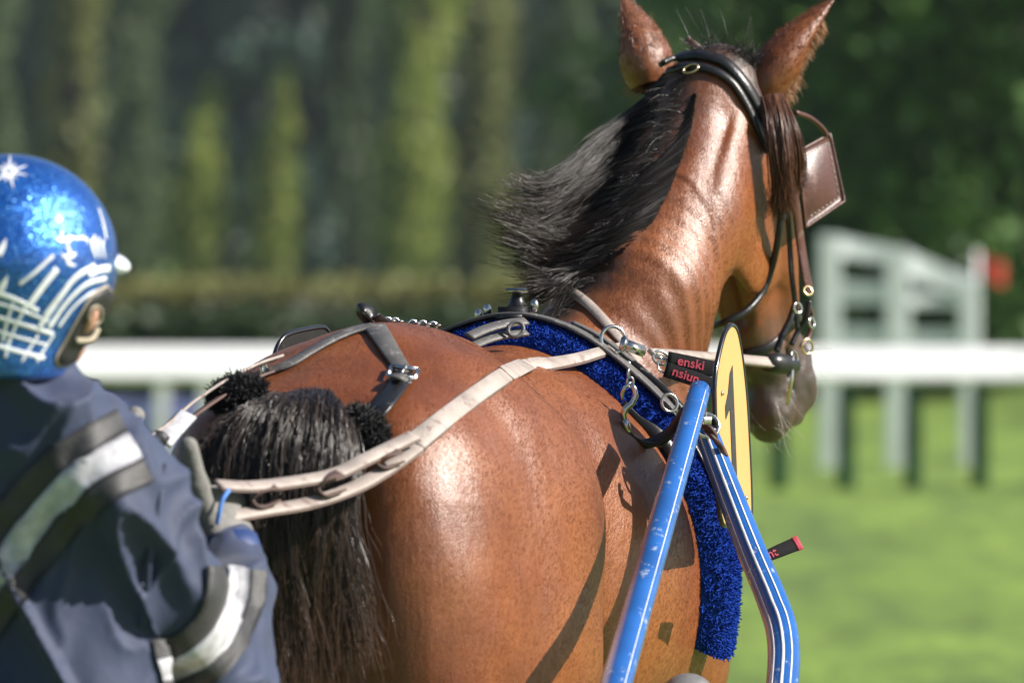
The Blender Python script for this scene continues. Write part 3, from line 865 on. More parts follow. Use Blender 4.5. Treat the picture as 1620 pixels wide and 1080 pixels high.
# the ears' own fur
eV = np.array([tuple(v) for v in EV]); eq = np.array(EF); eN = np.cross(eV[eq[:, 1]] - eV[eq[:, 0]], eV[eq[:, 3]] - eV[eq[:, 0]]); eA = np.linalg.norm(eN, axis=1); eN /= eA[:, None] + 1e-9
n = 7000; pk_ = rng.choice(len(eq), n, p=eA / eA.sum()); u1, u2 = rng.random((n, 1)), rng.random((n, 1))
Pp = eV[eq[pk_, 0]] * (1 - u1) * (1 - u2) + eV[eq[pk_, 1]] * u1 * (1 - u2) + eV[eq[pk_, 3]] * (1 - u1) * u2 + eV[eq[pk_, 2]] * u1 * u2
axr = np.where(Pp[:, :1] > .3, np.array([tuple(earR[1])]), np.array([tuple(earL[1])])); Np = eN[pk_] * np.where(rng.random((n, 1)) < .5, 1, -1)
u = np.linspace(0, 1, 4)[None, :, None]; ln = rng.uniform(.005, .012, (n, 1, 1)); dr_ = axr + rng.normal(size=(n, 3)) * .22
EARC = Pp[:, None] + ln * (dr_[:, None] * u + Np[:, None] * .08 * u)
# short hairs of the coat, lying back and down along the skin
tri = np.concatenate([HQ[:, [0, 1, 2]], HQ[:, [0, 2, 3]]])
A3, B3, C3 = HVW[tri[:, 0]], HVW[tri[:, 1]], HVW[tri[:, 2]]
cr_ = np.cross(B3 - A3, C3 - A3); ar = np.linalg.norm(cr_, axis=1) / 2
NW = np.stack([HN[:, 0] * SN + HN[:, 1] * CS, HN[:, 0] * CS - HN[:, 1] * SN, HN[:, 2]], 1)
wgt = ar * (HV[tri[:, 0], 2] > .85) * (dark[tri[:, 0]] < .35) * np.where(NW[tri[:, 0], 1] < .35, 1.0, .12)
n = 130000; pick = rng.choice(len(tri), n, p=wgt / wgt.sum())
u1, u2 = rng.random(n), rng.random(n); fl = u1 + u2 > 1; u1[fl], u2[fl] = 1 - u1[fl], 1 - u2[fl]
Pp = A3[pick] + u1[:, None] * (B3 - A3)[pick] + u2[:, None] * (C3 - A3)[pick]; Np = NW[tri[pick, 0]]
flow = np.array((-SN * .8, -CS * .8, -.75))[None] + vnoise(Pp * 7, 21)[:, None] * np.array((.3, .1, .2)) + rng.normal(size=(n, 3)) * .22
flow -= Np * (flow * Np).sum(1, keepdims=True); flow /= np.linalg.norm(flow, axis=1, keepdims=True) + 1e-6
sd_ = np.cross(flow, Np); ln = rng.uniform(.004, .008, (n, 1)); wd = .00038
mid = Pp + flow * ln * .5 + Np * .0005; tipp = Pp + flow * ln + Np * .0004
V = np.stack([Pp - sd_ * wd, Pp + sd_ * wd, mid + sd_ * wd, mid - sd_ * wd, tipp + sd_ * wd * .3, tipp - sd_ * wd * .3], 1).reshape(-1, 3)
b6 = np.arange(n)[:, None] * 6
q = np.concatenate([b6 + [0, 1, 2, 3], b6 + [3, 2, 4, 5]])
put('coat_hair', fastmesh('coat_hair', V, q, M['coathair'], False), horse)['kind'] = 'stuff'
for sg in (1, -1):
    c = wl(hd(.165, .052, .088 * sg))
    m_ = MB(); bm = bmesh.new(); bmesh.ops.create_uvsphere(bm, u_segments=16, v_segments=10, radius=.021)
    m_.add([v.co + c for v in bm.verts], [tuple(v.index for v in f.verts) for f in bm.faces]); bm.free(); m_.build('eye', M['eye'], horse)
for (s0, l0) in ((.02, .165), (.09, -.165), (1.29, .17), (1.21, -.17)):
    m_ = MB(); m_.tube([L(s0, l0, .0), L(s0 - .015, l0, .05), L(s0 - .03, l0, .085)], [.068, .060, .052], 14); m_.build('hoof', M['hoof'], horse)

def interp_guides(G, n, M_, wt=None, clump=60, cl_amt=.012, ind=.004, tipspread=1.0, dirs=None, shuffle=0.0):
    """hairs between guide lines; G (g,c,3)"""
    G = np.array([[tuple(p) for p in g_] for g_ in G]); g_n = len(G)
    Gs = np.stack([catmull(g_, M_) for g_ in G])
    t = rng.random(n) ** (wt or 1.0) * (g_n - 1)
    if clump:
        cc = rng.random(clump) * (g_n - 1); near = cc[np.argmin(np.abs(t[:, None] - cc[None]), 1)]
    i = np.minimum(t.astype(int), g_n - 2); f = (t - i)[:, None, None]
    C = Gs[i] * (1 - f) + Gs[i + 1] * f
    al = np.linspace(0, 1, M_)[None, :, None]
    if clump:
        i2 = np.minimum(near.astype(int), g_n - 2); f2 = (near - i2)[:, None, None]
        CC = Gs[i2] * (1 - f2) + Gs[i2 + 1] * f2
        pull = 0.5 * al ** 1.2
        C = C * (1 - pull) + CC * pull
        ci = np.argmin(np.abs(t[:, None] - cc[None]), 1)
        C = C + (rng.normal(size=(clump, 1, 3)) * cl_amt)[ci] * al * tipspread
        wav = np.sin(al * 9 + (rng.random((clump, 1, 1)) * 6.28)[ci]) * (rng.normal(size=(clump, 1, 3)) * cl_amt * .4)[ci]
        C = C + wav * al
    C = C + rng.normal(size=(n, 1, 3)) * ind * (0.3 + al) + rng.normal(size=(n, 1, 3)) * ind * 1.6 * al * al
    return C

# ---- mane: grows on the crest and blows over to the left
crw = [L(*c) for c in crest]
GU = [[(1050, 118, 11.0), (1010, 175, 10.98), (945, 240, 10.9), (872, 298, 10.8), (806, 302, 10.76)],
      [(1100, 150, 10.95), (1005, 232, 10.93), (925, 300, 10.84), (856, 345, 10.78), (792, 320, 10.74)],
      [(1092, 205, 10.89), (1010, 280, 10.88), (930, 345, 10.80), (860, 372, 10.75), (794, 350, 10.72)],
      [(1076, 255, 10.83), (1005, 305, 10.83), (940, 368, 10.77), (872, 395, 10.72), (804, 378, 10.70)],
      [(1056, 305, 10.76), (990, 350, 10.77), (930, 398, 10.73), (870, 415, 10.70), (825, 398, 10.67)],
      [(1032, 350, 10.68), (962, 388, 10.69), (910, 420, 10.66), (868, 436, 10.64), (838, 440, 10.62)],
      [(985, 398, 10.59), (930, 418, 10.60), (890, 440, 10.57), (855, 455, 10.55), (828, 462, 10.54)],
      [(905, 435, 10.53), (885, 448, 10.52), (860, 460, 10.50), (838, 470, 10.49), (818, 476, 10.48)]]
def over(px, py, Y, i):
    if i > 2: return pix(px, py, Y)
    h_ = HBVH.ray_cast(CAM, ray(px, py)); return pix(px, py, Y if h_[0] is None else min(Y, h_[0].y - (.003, .012, .016)[i]))
G = [[over(p[0], p[1], p[2] + dy_, i_) for i_, p in enumerate(g_)] for g_, dy_ in zip(GU, (0, .02, .04, .06, .09, .12, .15, .17))]
C = interp_guides(G, 6200, 16, clump=90, cl_amt=.019, ind=.0035, wt=1.35)
C = C + (rng.random((len(C), 1, 1)) * np.array([0.0, .055, 0.0])) * np.linspace(.15, 1, 16)[None, :, None]
ln = 1 - .5 * rng.random(len(C)) ** 1.1; T = np.linspace(0, 1, 16); C0 = C.copy()
for i in range(len(C)):
    for x in range(3): C[i, :, x] = np.interp(T * ln[i], T, C0[i, :, x])
C = C + np.linspace(0, 1, 16)[None, :, None] ** 2 * rng.normal(size=(len(C), 1, 3)) * .009
mane = strands('mane', C, rng.uniform(.0005, .0010, len(C)), M['mane'], horse)
# closed mass of hair under the loose strands
Gs = np.stack([catmull(g_, 10) for g_ in G]); Gs = np.stack([catmull(g_, 18) for g_ in G])[:, :8]
fine = np.stack([catmull(Gs[:, j], 18) for j in range(8)], 1)
V = np.concatenate([fine + (0, .012, 0), fine + (0, .05, -.004)]).reshape(-1, 3); a_ = np.arange(18 * 8).reshape(18, 8)
q = np.stack([a_[:-1, :-1], a_[1:, :-1], a_[1:, 1:], a_[:-1, 1:]], -1).reshape(-1, 4)
rim = [(a_[i, 0], a_[i + 1, 0]) for i in range(17)] + [(a_[17, j], a_[17, j + 1]) for j in range(7)] + [(a_[i + 1, 7], a_[i, 7]) for i in range(16, -1, -1)] + [(a_[0, j + 1], a_[0, j]) for j in range(6, -1, -1)]
q = np.concatenate([q, q[:, ::-1] + 144, np.array([(b, a, a + 144, b + 144) for a, b in rim])])
put('mane_underlayer', fastmesh('mane_underlayer', V, q, M['core']), horse)
# short roots standing on the crest, catching the light
R0 = catmull([crw[0] + Vector((.0, -.005, .0)), crw[1], crw[2], crw[3]], 400)
n = 900; ii = rng.integers(0, 399, n); R = R0[ii] + rng.normal(size=(n, 3)) * .008
hits = []
for p in R:
    h_ = HBVH.find_nearest(Vector(p)); hits.append((tuple(h_[0]), tuple(h_[1])))
Rp = np.array([h[0] for h in hits])
D = np.array((-.9, -.15, .05)) + rng.normal(size=(n, 3)) * .22
D2 = np.array((-.5, -.2, -.9)) + rng.normal(size=(n, 3)) * .3
al = np.linspace(0, 1, 6)[None, :, None]; ln = rng.uniform(.015, .04, (n, 1, 1))
C = Rp[:, None] + ln * (D[:, None] * al + D2[:, None] * al * al * .7)
strands('mane_roots', C, .0006, M['greyhair'], horse)
# ---- forelock hanging behind the right ear
GU = [[(1205, 155, 10.97), (1212, 190, 10.93), (1222, 250, 10.92), (1228, 310, 10.93), (1226, 350, 10.95)],
      [(1225, 150, 10.97), (1235, 190, 10.93), (1240, 250, 10.92), (1240, 290, 10.93), (1238, 325, 10.94)],
      [(1238, 150, 10.99), (1258, 200, 10.95), (1268, 250, 10.95), (1266, 280, 10.96), (1262, 300, 10.97)]]
C = interp_guides([[pix(*p) for p in g_] for g_ in GU], 900, 12, clump=16, cl_amt=.008, ind=.004)
strands('forelock', C, .0009, M['forelock'], horse)
# flyaway hairs on the poll
n = 700
Rp = np.array([tuple(pix(rng.uniform(1095, 1195), rng.uniform(80, 112), 11.0)) for _ in range(n)])
D = np.array((.35, -.15, .55)) + rng.normal(size=(n, 3)) * .35; D[:90] = np.array((.1, 0, .9)) + rng.normal(size=(90, 3)) * .5
D2 = rng.normal(size=(n, 3)) * .6 - np.array((.3, 0, .2)); ln = rng.uniform(.01, .045, (n, 1, 1)); al = np.linspace(0, 1, 7)[None, :, None]
strands('poll_hair', Rp[:, None] + ln * (D[:, None] * al + D2[:, None] * al ** 2), .0005, M['mane'], horse)
# fringe along the ear rims, its orange backlight painted into the hair colour
fr = []
for (bs, ax_, ln_, op, sd), sg, n in ((earR, 1, 900), (earL, 1, 260)):
    for k in range(n):
        t = random.random() ** 1.3 * .8; r = .05
        p = bs + ax_ * (t * ln_) + op * .02 + sd * random.uniform(-.02, .02) * (1 - t)
        d = (op * .9 + Vector((0, 0, random.uniform(-.5, .5))) + Vector(rng.normal(size=3)) * .25)
        fr.append([tuple(p + d * (u * random.uniform(.9, 1.1) * (.026 if t < .35 else .015)) + Vector((0, 0, -.01)) * u * u) for u in np.linspace(0, 1, 5)])
strands('ear_hair', np.array(fr), .0006, M['earhair'], horse)
strands('ear_fur', EARC, .0005, M['coathair'], horse)
# whiskers
wh = []
for k in range(22):
    a = rng.uniform(.54, .64); r = rng.uniform(-.03, .05); p = wl(hd(a, rng.uniform(-.085, -.02), r))
    d = Vector((rng.normal() * .4 + .3, -.2, -1 + rng.normal() * .35)).normalized()
    wh.append([tuple(p + d * (u * rng.uniform(.95, 1.05) * .07) + Vector((.012, 0, .01)) * u * u) for u in np.linspace(0, 1, 6)])
for k in range(14):
    p = wl(hd(rng.uniform(.5, .6), .05, .04)); d = Vector((1, .1, rng.normal() * .5)).normalized()
    wh.append([tuple(p + d * (u * .06) + Vector((0, 0, -.012)) * u * u) for u in np.linspace(0, 1, 6)])
strands('whiskers', np.array(wh), .0004, M['whisker'], horse)['kind'] = 'stuff'

# ---- tail
GU = [[(440, 648, 9.42), (395, 655, 9.34), (336, 690, 9.30), (302, 745, 9.28), (312, 840, 9.28), (372, 950, 9.28), (410, 1075, 9.28)],
      [(455, 632, 9.42), (410, 640, 9.32), (372, 700, 9.27), (365, 790, 9.25), (385, 880, 9.25), (415, 980, 9.26), (430, 1100, 9.26)],
      [(478, 624, 9.42), (450, 640, 9.31), (430, 715, 9.26), (425, 810, 9.24), (430, 900, 9.24), (440, 1000, 9.25), (450, 1110, 9.25)],
      [(500, 622, 9.42), (500, 645, 9.31), (490, 720, 9.26), (484, 815, 9.24), (478, 900, 9.24), (474, 990, 9.25), (470, 1090, 9.25)],
      [(518, 626, 9.42), (535, 655, 9.32), (535, 730, 9.27), (522, 820, 9.25), (515, 900, 9.25), (515, 980, 9.26), (512, 1060, 9.26)],
      [(530, 640, 9.42), (555, 680, 9.34), (556, 760, 9.29), (545, 840, 9.27), (552, 910, 9.27), (570, 970, 9.27), (585, 1030, 9.27)]]
G = [[pix(*p) for p in g_] for g_ in GU]
C = interp_guides(G, 7500, 18, clump=220, cl_amt=.014, ind=.005)
C = C + np.sin(np.linspace(0, 1, 18)[None, :, None] * rng.uniform(20, 45, (len(C), 1, 1)) + rng.random((len(C), 1, 1)) * 6.3) * rng.normal(size=(len(C), 1, 3)) * .0038
C = C + rng.random((len(C), 1, 1)) ** 2 * np.array([0.0, .07, 0.0]) * np.linspace(.3, 1, 18)[None, :, None]
C[:500] += np.linspace(0, 1, 18)[None, :, None] ** 1.5 * rng.normal(size=(500, 1, 3)) * np.array((.035, .015, .03))
# uneven lengths: shrink each hair along its own line
ln = 1 - .5 * rng.random(len(C)) ** 1.6; T = np.linspace(0, 1, 18)
C2 = np.empty_like(C)
for i in range(len(C)):
    for x in range(3): C2[i, :, x] = np.interp(T * ln[i], T, C[i, :, x])
tail = strands('tail', C2, rng.uniform(.0006, .0013, len(C)), M['tail'], horse)
Gs = np.stack([catmull(g_, 14) for g_ in G])[:, :11]
fine = np.stack([catmull(Gs[:, j], 16) for j in range(11)], 1)
V = np.concatenate([fine + (0, .018, -.006), fine + (0, .075, -.03)]).reshape(-1, 3); a_ = np.arange(16 * 11).reshape(16, 11)
q = np.stack([a_[:-1, :-1], a_[1:, :-1], a_[1:, 1:], a_[:-1, 1:]], -1).reshape(-1, 4)
rim = [(a_[i, 0], a_[i + 1, 0]) for i in range(15)] + [(a_[15, j], a_[15, j + 1]) for j in range(10)] + [(a_[i + 1, 10], a_[i, 10]) for i in range(14, -1, -1)] + [(a_[0, j + 1], a_[0, j]) for j in range(9, -1, -1)]
q = np.concatenate([q, q[:, ::-1] + 176, np.array([(b, a, a + 176, b + 176) for a, b in rim])])
put('tail_underlayer', fastmesh('tail_underlayer', V, q, M['core']), horse)
# ================================================================== HARNESS
def path(pts, off, bvh=None, lift=None):
    """strap centre line on a surface, from points seen in the photograph; a third value gives a free depth instead"""
    P, N_ = [], []
    for p in pts:
        if len(p) == 3: P.append(pix(*p)); N_.append(None)
        else:
            a, n_ = cast(p[0], p[1], off, bvh); P.append(a); N_.append(n_)
    for i, n_ in enumerate(N_):
        if n_ is None:
            js = [j for j in range(len(N_)) if N_[j] is not None]
            N_[i] = N_[min(js, key=lambda j: abs(j - i))] if js else Vector((0, -.9, .4))
    return P, N_
def ptree(*meshes):
    V, Fc = [], []
    for o in meshes:
        me_ = o.data; b_ = len(V)
        V += [v.co.copy() for v in me_.vertices]; Fc += [tuple(i + b_ for i in f.vertices) for f in me_.polygons]
    return BVHTree.FromPolygons(V, Fc)
fwd, rgt, upv = Vector((SN, CS, 0)), Vector((CS, -SN, 0)), Vector((0, 0, 1))

# ---- blue towelling saddle pad: a thick band round the barrel
def skin_at(s, ang):
    """outer skin at station s, angle from the top round to the right (degrees)"""
    a = math.radians(ang); d = rgt * math.sin(a) + upv * math.cos(a); c = L(s, 0, 1.27)
    h_ = HBVH.ray_cast(c + d * 1.2, -d)
    return h_[0], d
NA, NS = 70, 15
pad_t = thing('saddle_pad', 'thick royal blue towelling pad around the horse behind the withers', 'saddle pad', L(1.0, 0, 1.2))
S0, S1 = 0.93, 1.16
outer, inner = [], []
angs = [-118 + 236 * i / (NA - 1) for i in range(NA)]
for an in angs:
    ro, ri = [], []
    k_ = min(1, abs(an) / 60); w0 = S0 + .02 * abs(an) / 118; w1 = 1.075 + (S1 - 1.075) * k_ - 0.04 * abs(an) / 118
    for j in range(NS):
        u = j / (NS - 1); s_ = w0 + (w1 - w0) * u
        p, d = skin_at(s_, an)
        th = .034 * (1 - abs(2 * u - 1) ** 4) ** .5 + .003
        ro.append(p + d * th); ri.append(p - d * .004)
    outer.append(ro); inner.append(ri)
V = [p for r in outer for p in r] + [p for r in inner for p in r]; nn = NA * NS; Fc = []
for i in range(NA - 1):
    for j in range(NS - 1):
        a = i * NS + j; q = (a, a + 1, a + NS + 1, a + NS); Fc.append(q); Fc.append(tuple(x + nn for x in q[::-1]))
    for j in (0, NS - 1):
        a = i * NS + j; Fc.append((a, a + NS, a + NS + nn, a + nn))
for i in (0, NA - 1):
    for j in range(NS - 1):
        a = i * NS + j; Fc.append((a, a + 1, a + 1 + nn, a + nn))
pad = put('pad', mesh('pad', V, Fc, M['bluebase']), pad_t)
PBVH = ptree(pad)
HB2 = BVHTree.FromPolygons([v.co.copy() for v in body.data.vertices] + [v.co.copy() for v in pad.data.vertices],
                           [tuple(f.vertices) for f in body.data.polygons] + [tuple(i + len(body.data.vertices) for i in f.vertices) for f in pad.data.polygons])
O = np.array([[tuple(p) for p in r] for r in outer])
def tufts(name, O, n, length, rad, mat, parent, curl=.35):
    na, ns = O.shape[:2]
    a = rng.random(n) * (na - 1.001); b_ = rng.random(n) * (ns - 1.001); i, j = a.astype(int), b_.astype(int); fa, fb = (a - i)[:, None], (b_ - j)[:, None]
    P = O[i, j] * (1 - fa) * (1 - fb) + O[i + 1, j] * fa * (1 - fb) + O[i, j + 1] * (1 - fa) * fb + O[i + 1, j + 1] * fa * fb
    Nn = np.cross(O[i + 1, j] - O[i, j], O[i, j + 1] - O[i, j]); Nn /= np.linalg.norm(Nn, axis=1, keepdims=True) + 1e-9
    c = O.reshape(-1, 3).mean(0); sg = np.sign((Nn * (P - c)).sum(1, keepdims=True)); Nn *= np.where(sg == 0, 1, sg)
    d = Nn + rng.normal(size=(n, 3)) * curl; k = rng.normal(size=(n, 3)) * curl
    u = np.linspace(0, 1, 4)[None, :, None]; ln = length * rng.uniform(.5, 1.2, (n, 1, 1))
    C = P[:, None] + ln * (d[:, None] * u + k[:, None] * u * u)
    return strands(name, C, rad, mat, parent, 3, .7)
t_ = tufts('towelling', O, 60000, .0024, .0016, M['bluefleece'], pad_t, .8); t_['kind'] = 'stuff'

# ---- saddle with surcingle, terrets and fittings
sad = thing('harness_saddle', 'black and grey harness saddle strapped over the blue pad', 'harness saddle', L(1.0, 0, 1.6))
def around(s, a0, a1, n, off):
    P, N_ = [], []
    for i in range(n):
        a = a0 + (a1 - a0) * i / (n - 1); an = math.radians(a); d = rgt * math.sin(an) + upv * math.cos(an)
        c = L(s, 0, 1.27); h_ = HB2.ray_cast(c + d * 1.2, -d); P.append(h_[0] + d * off); N_.append(d)
    return P, N_
m_ = MB(); ribbon(m_, *around(1.0, -78, 78, 34, .004), .05, .006, 80); m_.build('surcingle', M['blackleather'], sad)
m_ = MB(); ribbon(m_, *around(.975, -50, 52, 26, .012), .034, .006, 60); m_.build('upper_strap', M['greystrap'], sad)
m_ = MB(); ribbon(m_, *around(1.02, 14, 60, 14, .012), .022, .006, 40); m_.build('buckled_strap', M['greystrap'], sad)
top, _n = skin_at(1.0, 0); top = top + upv * .03
m_ = MB(); m_.box(top + upv * .012, rgt, fwd, upv, .034, .05, .016, .4); m_.tube([top + upv * .02, top + upv * .038, top + upv * .05], [.022, .012, .008], 12); m_.build('saddle_tree', M['blackleather'], sad)
m_ = MB(); m_.box(top + upv * .054, rgt, fwd, upv, .021, .012, .004, .5); m_.tube([top + upv * .03, top + upv * .052], .005, 8); m_.build('check_hook', M['steel'], sad)
for k, (dx, dz) in enumerate(((-.05, .012), (-.065, .004), (.03, .02))):
    m_ = MB(); c = top + rgt * dx + upv * dz; m_.tube([c, c + upv * .012, c + upv * .02], [.006, .007, .004], 10); m_.build('stud', M['steel'], sad)
def on(px, py, off=.01): return cast(px, py, off, HB2)
def ring_at(px, py, Y, Rpx, nrm, r=.0028, name='terret', mat='steel', par=None, sx=1.0):
    m_ = MB(); m_.ring(pix(px, py, Y), nrm, Rpx * Y / F, r, sx=sx); return m_.build(name, M[mat], par or sad)
def yz(px, py, d=.02): return cast(px, py, 0, HB2, 10.3)[0].y - d
def near(px, py, off=.012): return cast(px, py, off, HB2, 10.3)[0].y
yR = near(985, 575) - .015
ring_at(970, 537, yR, 21, (.45, -1, .15), .0032)
ring_at(1059, 637, near(1045, 650) - .01, 14, (.5, -1, .2), .0026)
# loop of the back strap where it buckles to the saddle
Pq = [(832, 508, 10.30), (800, 512, 10.27), (770, 520, 10.24), (742, 532, 10.20)]
for k, dy in enumerate((0, 17)):
    m_ = MB(); ribbon(m_, [pix(a, b_ + dy * (1 if i else 1), c) for i, (a, b_, c) in enumerate(Pq)], [Vector((.15, -.6, .8))] * 4, .018, .005); m_.build('loop_strap', M['greystrap'], sad)
m_ = MB(); c = pix(816, 521, 10.26); m_.ring(c, (.1, -1, .4), .0115, .0032, sx=1.15); m_.build('keeper', M['greystrap'], sad)
# white-grey strap of the breast collar over the neck base
m_ = MB(); ribbon(m_, *path([(868, 462), (900, 462), (930, 482), (962, 516), (995, 556), (1022, 590), (1046, 622)], .004, HB2), .017, .004); m_.build('neck_strap', M['rein'], sad)
# steel fittings between ring and front rein
a, b_ = pix(985, 543, yR - .02), pix(1045, 566, yR + .01); d = (b_ - a).normalized(); nrm = Vector((.3, -1, .2)).normalized(); sdv = d.cross(nrm).normalized(); nrm = sdv.cross(d)
m_ = MB(); m_.box(a + d * .022, d, sdv, nrm, .022, .0095, .004, .4); m_.box(a + d * .002, d, sdv, nrm, .006, .013, .005, .3); m_.build('slide_buckle', M['steel'], sad)
m_ = MB(); m_.ring(b_ + Vector((0, -.004, 0)), nrm, .011, .0024, sx=1.3, xdir=d); m_.tube([b_ - d * .016, b_ + d * .016], .003, 8); m_.build('buckle_frame', M['steel'], sad)
ring_at(1052, 578, yR - .005, 12, (.3, -1, .3), .0018)
# chain, snap hook and its strap
ch = thing('snap_hook', 'dull steel snap hook hanging on a short chain beside the blue pad', 'snap hook', pix(992, 590, yR - .02))
for k in range(5):
    c = pix(988 + k * 2.2, 556 + k * 12, yz(988 + k * 2.2, 556 + k * 12, .03)); m_ = MB()
    m_.ring(c, (1, -.3, 0) if k % 2 else (.2, -1, 0), .0085, .0022, n=16, m=6, sx=.62, xdir=(1, 0, 0)); m_.build('link', M['steel'], ch)
ys = min(yz(1000, y_, .028) for y_ in (600, 640, 680))
m_ = MB(); m_.tube([pix(x, y, ys) for x, y in ((998, 604), (1004, 615), (1006, 626), (1000, 638), (990, 646), (986, 655), (988, 668))], [.003, .004, .0045, .005, .006, .006, .005], 10)
m_.tube([pix(x, y, ys) for x, y in ((998, 604), (989, 612), (984, 622), (985, 633))], [.003, .0032, .003, .002], 8); m_.build('hook', M['steel'], ch)
m_ = MB(); m_.tube([pix(988, 664, ys), pix(990, 672, ys), pix(993, 684, ys)], [.0065, .0075, .006], 10); m_.build('swivel', M['steel'], ch)
m_ = MB(); m_.tube([pix(*p) for p in ((993, 682, ys), (1002, 692, ys + .01), (1020, 702, ys + .02), (1045, 704, ys + .03), (1062, 690, ys + .03))], .004, 8); m_.build('cord', M['blackleather'], ch)
# tug strap sagging to the shaft
m_ = MB(); ribbon(m_, [pix(*p) for p in ((1002, 704, ys + .02), (1030, 700, ys + .03), (1060, 682, ys + .02), (1085, 650, ys))], [Vector((.2, -.7, .7))] * 4, .02, .004); m_.build('tug', M['blackleather'], sad)
m_ = MB(); ribbon(m_, *path([(985, 640), (1010, 665), (1040, 690), (1070, 730)], .01, HB2), .02, .005); m_.build('girth_tab', M['blackleather'], sad)

# ---- crupper
cru = thing('crupper', 'dark grey crupper strap forked round the tail head with black sheepskin', 'crupper', pix(590, 520, 9.75))
m_ = MB()
Pb, Nb = [], []
for s_ in np.linspace(.31, .93, 14):
    c = L(s_, 0, 1.9); h_ = HBVH.ray_cast(c, (0, 0, -1)); Pb.append(h_[0] + h_[1] * .005); Nb.append(Vector((0, 0, 1)))
ribbon(m_, Pb, Nb, .024, .005, 60); m_.build('back_strap', M['greystrap'], cru)
fork = Pb[0]; fpx = proj(fork)
m_ = MB(); ribbon(m_, *path([(592, 520), (606, 540), (622, 566), (640, 594)], .005), [.034, .031, .028, .026], .005); m_.build('right_fork', M['greystrap'], cru)
m_ = MB(); ribbon(m_, *path([(592, 520), (560, 527), (528, 540), (492, 560), (458, 580), (424, 592)], .005), .024, .005); m_.build('left_fork', M['greystrap'], cru)
m_ = MB(); ribbon(m_, *path([(640, 600), (624, 625), (606, 650), (590, 668)], .007), [.026, .03, .032, .03], .007); m_.build('tail_strap', M['blackleather'], cru)
c, n_ = cast(637, 598, .01); d = (cast(648, 575, .01)[0] - cast(628, 620, .01)[0]).normalized(); sdv = n_.cross(d).normalized(); d = sdv.cross(n_)
m_ = MB()
for sg in (-1, 1):
    m_.box(c + d * .017 * sg, sdv, d, n_, .022, .0034, .003, .4); m_.box(c + sdv * .02 * sg, sdv, d, n_, .0034, .02, .003, .4)
m_.tube([c - d * .013 + n_ * .003, c + d * .016 + n_ * .005], .002, 6); m_.build('buckle', M['steel'], cru)
m_ = MB(); m_.box(c - d * .034, sdv, d, n_, .019, .008, .007, .4); m_.build('keeper', M['greystrap'], cru)
m_ = MB(); ribbon(m_, [c - d * .02 + n_ * .004, c - d * .034 + n_ * .01, c - d * .05 + n_ * .012], [n_] * 3, .02, .004); m_.build('strap_end', M['greystrap'], cru)
m_ = MB(); m_.ring(cast(420, 590, .008)[0], (1, -.4, .2), .012, .0026, sx=.6, xdir=(1, 0, 0)); m_.build('hook', M['steel'], cru)
# strap end standing up in a loop on the croup, with its hardware
k0 = fork + upv * .004
m_ = MB(); ribbon(m_, [pix(*p) for p in ((612, 516, 9.83), (594, 502, 9.80), (578, 487, 9.79), (569, 489, 9.79), (573, 500, 9.80), (588, 513, 9.81))], [Vector((-.5, -.5, .7)), Vector((-.6, -.5, .6)), Vector((-.2, -.6, .8)), Vector((-.9, -.5, 0)), Vector((-.6, -.6, -.5)), Vector((-.5, -.6, -.5))], .02, .003); m_.build('strap_loop', M['blackleather'], cru)
for (px, py, Y) in ((612, 509, 9.84), (624, 510, 9.86), (652, 513, 9.92), (668, 514, 9.95), (684, 516, 9.98)):
    m_ = MB(); c = pix(px, py, Y); m_.ring(c, (.5, -1, .3), .0065, .002, n=14, m=6, sx=1.2); m_.box(c + Vector((.006, 0, .002)), fwd, rgt, upv, .006, .008, .002, .4); m_.build('back_buckle', M['steel'], cru)
def fleece(px, py, Y, rx, ry, rz, tilt, name, par):
    c = pix(px, py, Y); na, ns = 22, 18
    O = np.zeros((na, ns, 3)); ct, st = math.cos(tilt), math.sin(tilt)
    for i in range(na):
        for j in range(ns):
            th = math.pi * j / (ns - 1); ph = 2 * math.pi * i / (na - 1)
            a, b_, e = rx * math.cos(th), ry * math.sin(th) * math.cos(ph), rz * math.sin(th) * math.sin(ph)
            O[i, j] = (c.x + a * ct - e * st, c.y + b_, c.z + a * st + e * ct)
    idx = np.arange(na * ns).reshape(na, ns)
    o = put(name, fastmesh(name, O.reshape(-1, 3), np.stack([idx[:-1, :-1], idx[1:, :-1], idx[1:, 1:], idx[:-1, 1:]], -1).reshape(-1, 4), M['blackbase']), par)
    t_ = tufts('wool', O, 9000, .0034, .0011, M['blackfleece'], o, 1.0); t_['kind'] = 'stuff'
yl = cast(378, 640, 0)[0].y; yr = cast(582, 690, 0)[0].y
fleece(376, 624, yl - .012, .036, .025, .024, .25, 'sheepskin_cover', cru)
fleece(582, 684, yr - .012, .036, .025, .024, -.95, 'sheepskin_cover', cru)

# ---- reins
Z0 = Vector((0, -.55, .83))
rr = thing('right_rein', 'pale worn flat rein running from the driver over the right hip', 'rein', pix(640, 690, 9.3))
def rump(px, py, off, line):
    h_ = HB2.ray_cast(CAM, ray(px, py))
    Y = line if h_[0] is None else min(line, (h_[0] + (h_[1] if h_[1].y < 0 else -h_[1]) * off).y if px < 835 else h_[0].y - .03)
    return pix(px, py, Y)
def lineY(px): return 9.0 + (px - 350) / 620.0 * (yR - 9.0)
P, N_ = [], []
for (px, py) in ((655, 700), (700, 664), (750, 626), (800, 592), (832, 577), (870, 574), (915, 566), (950, 556), (985, 547)):
    P.append(rump(px, py, .006 if px < 835 else .02, lineY(px) + .05)); h_ = HB2.ray_cast(CAM, ray(px, py)); n_ = h_[1] if h_[0] is not None else Vector((0, -.6, .8))
    N_.append((n_ if n_.y < 0 else -n_) if px < 830 else Vector((.3, -.75, .6)))
m_ = MB(); ribbon(m_, P, N_, [.034, .030, .028, .027, .026, .024, .02, .018, .016], .004, 80); m_.build('strap', M['rein'], rr)
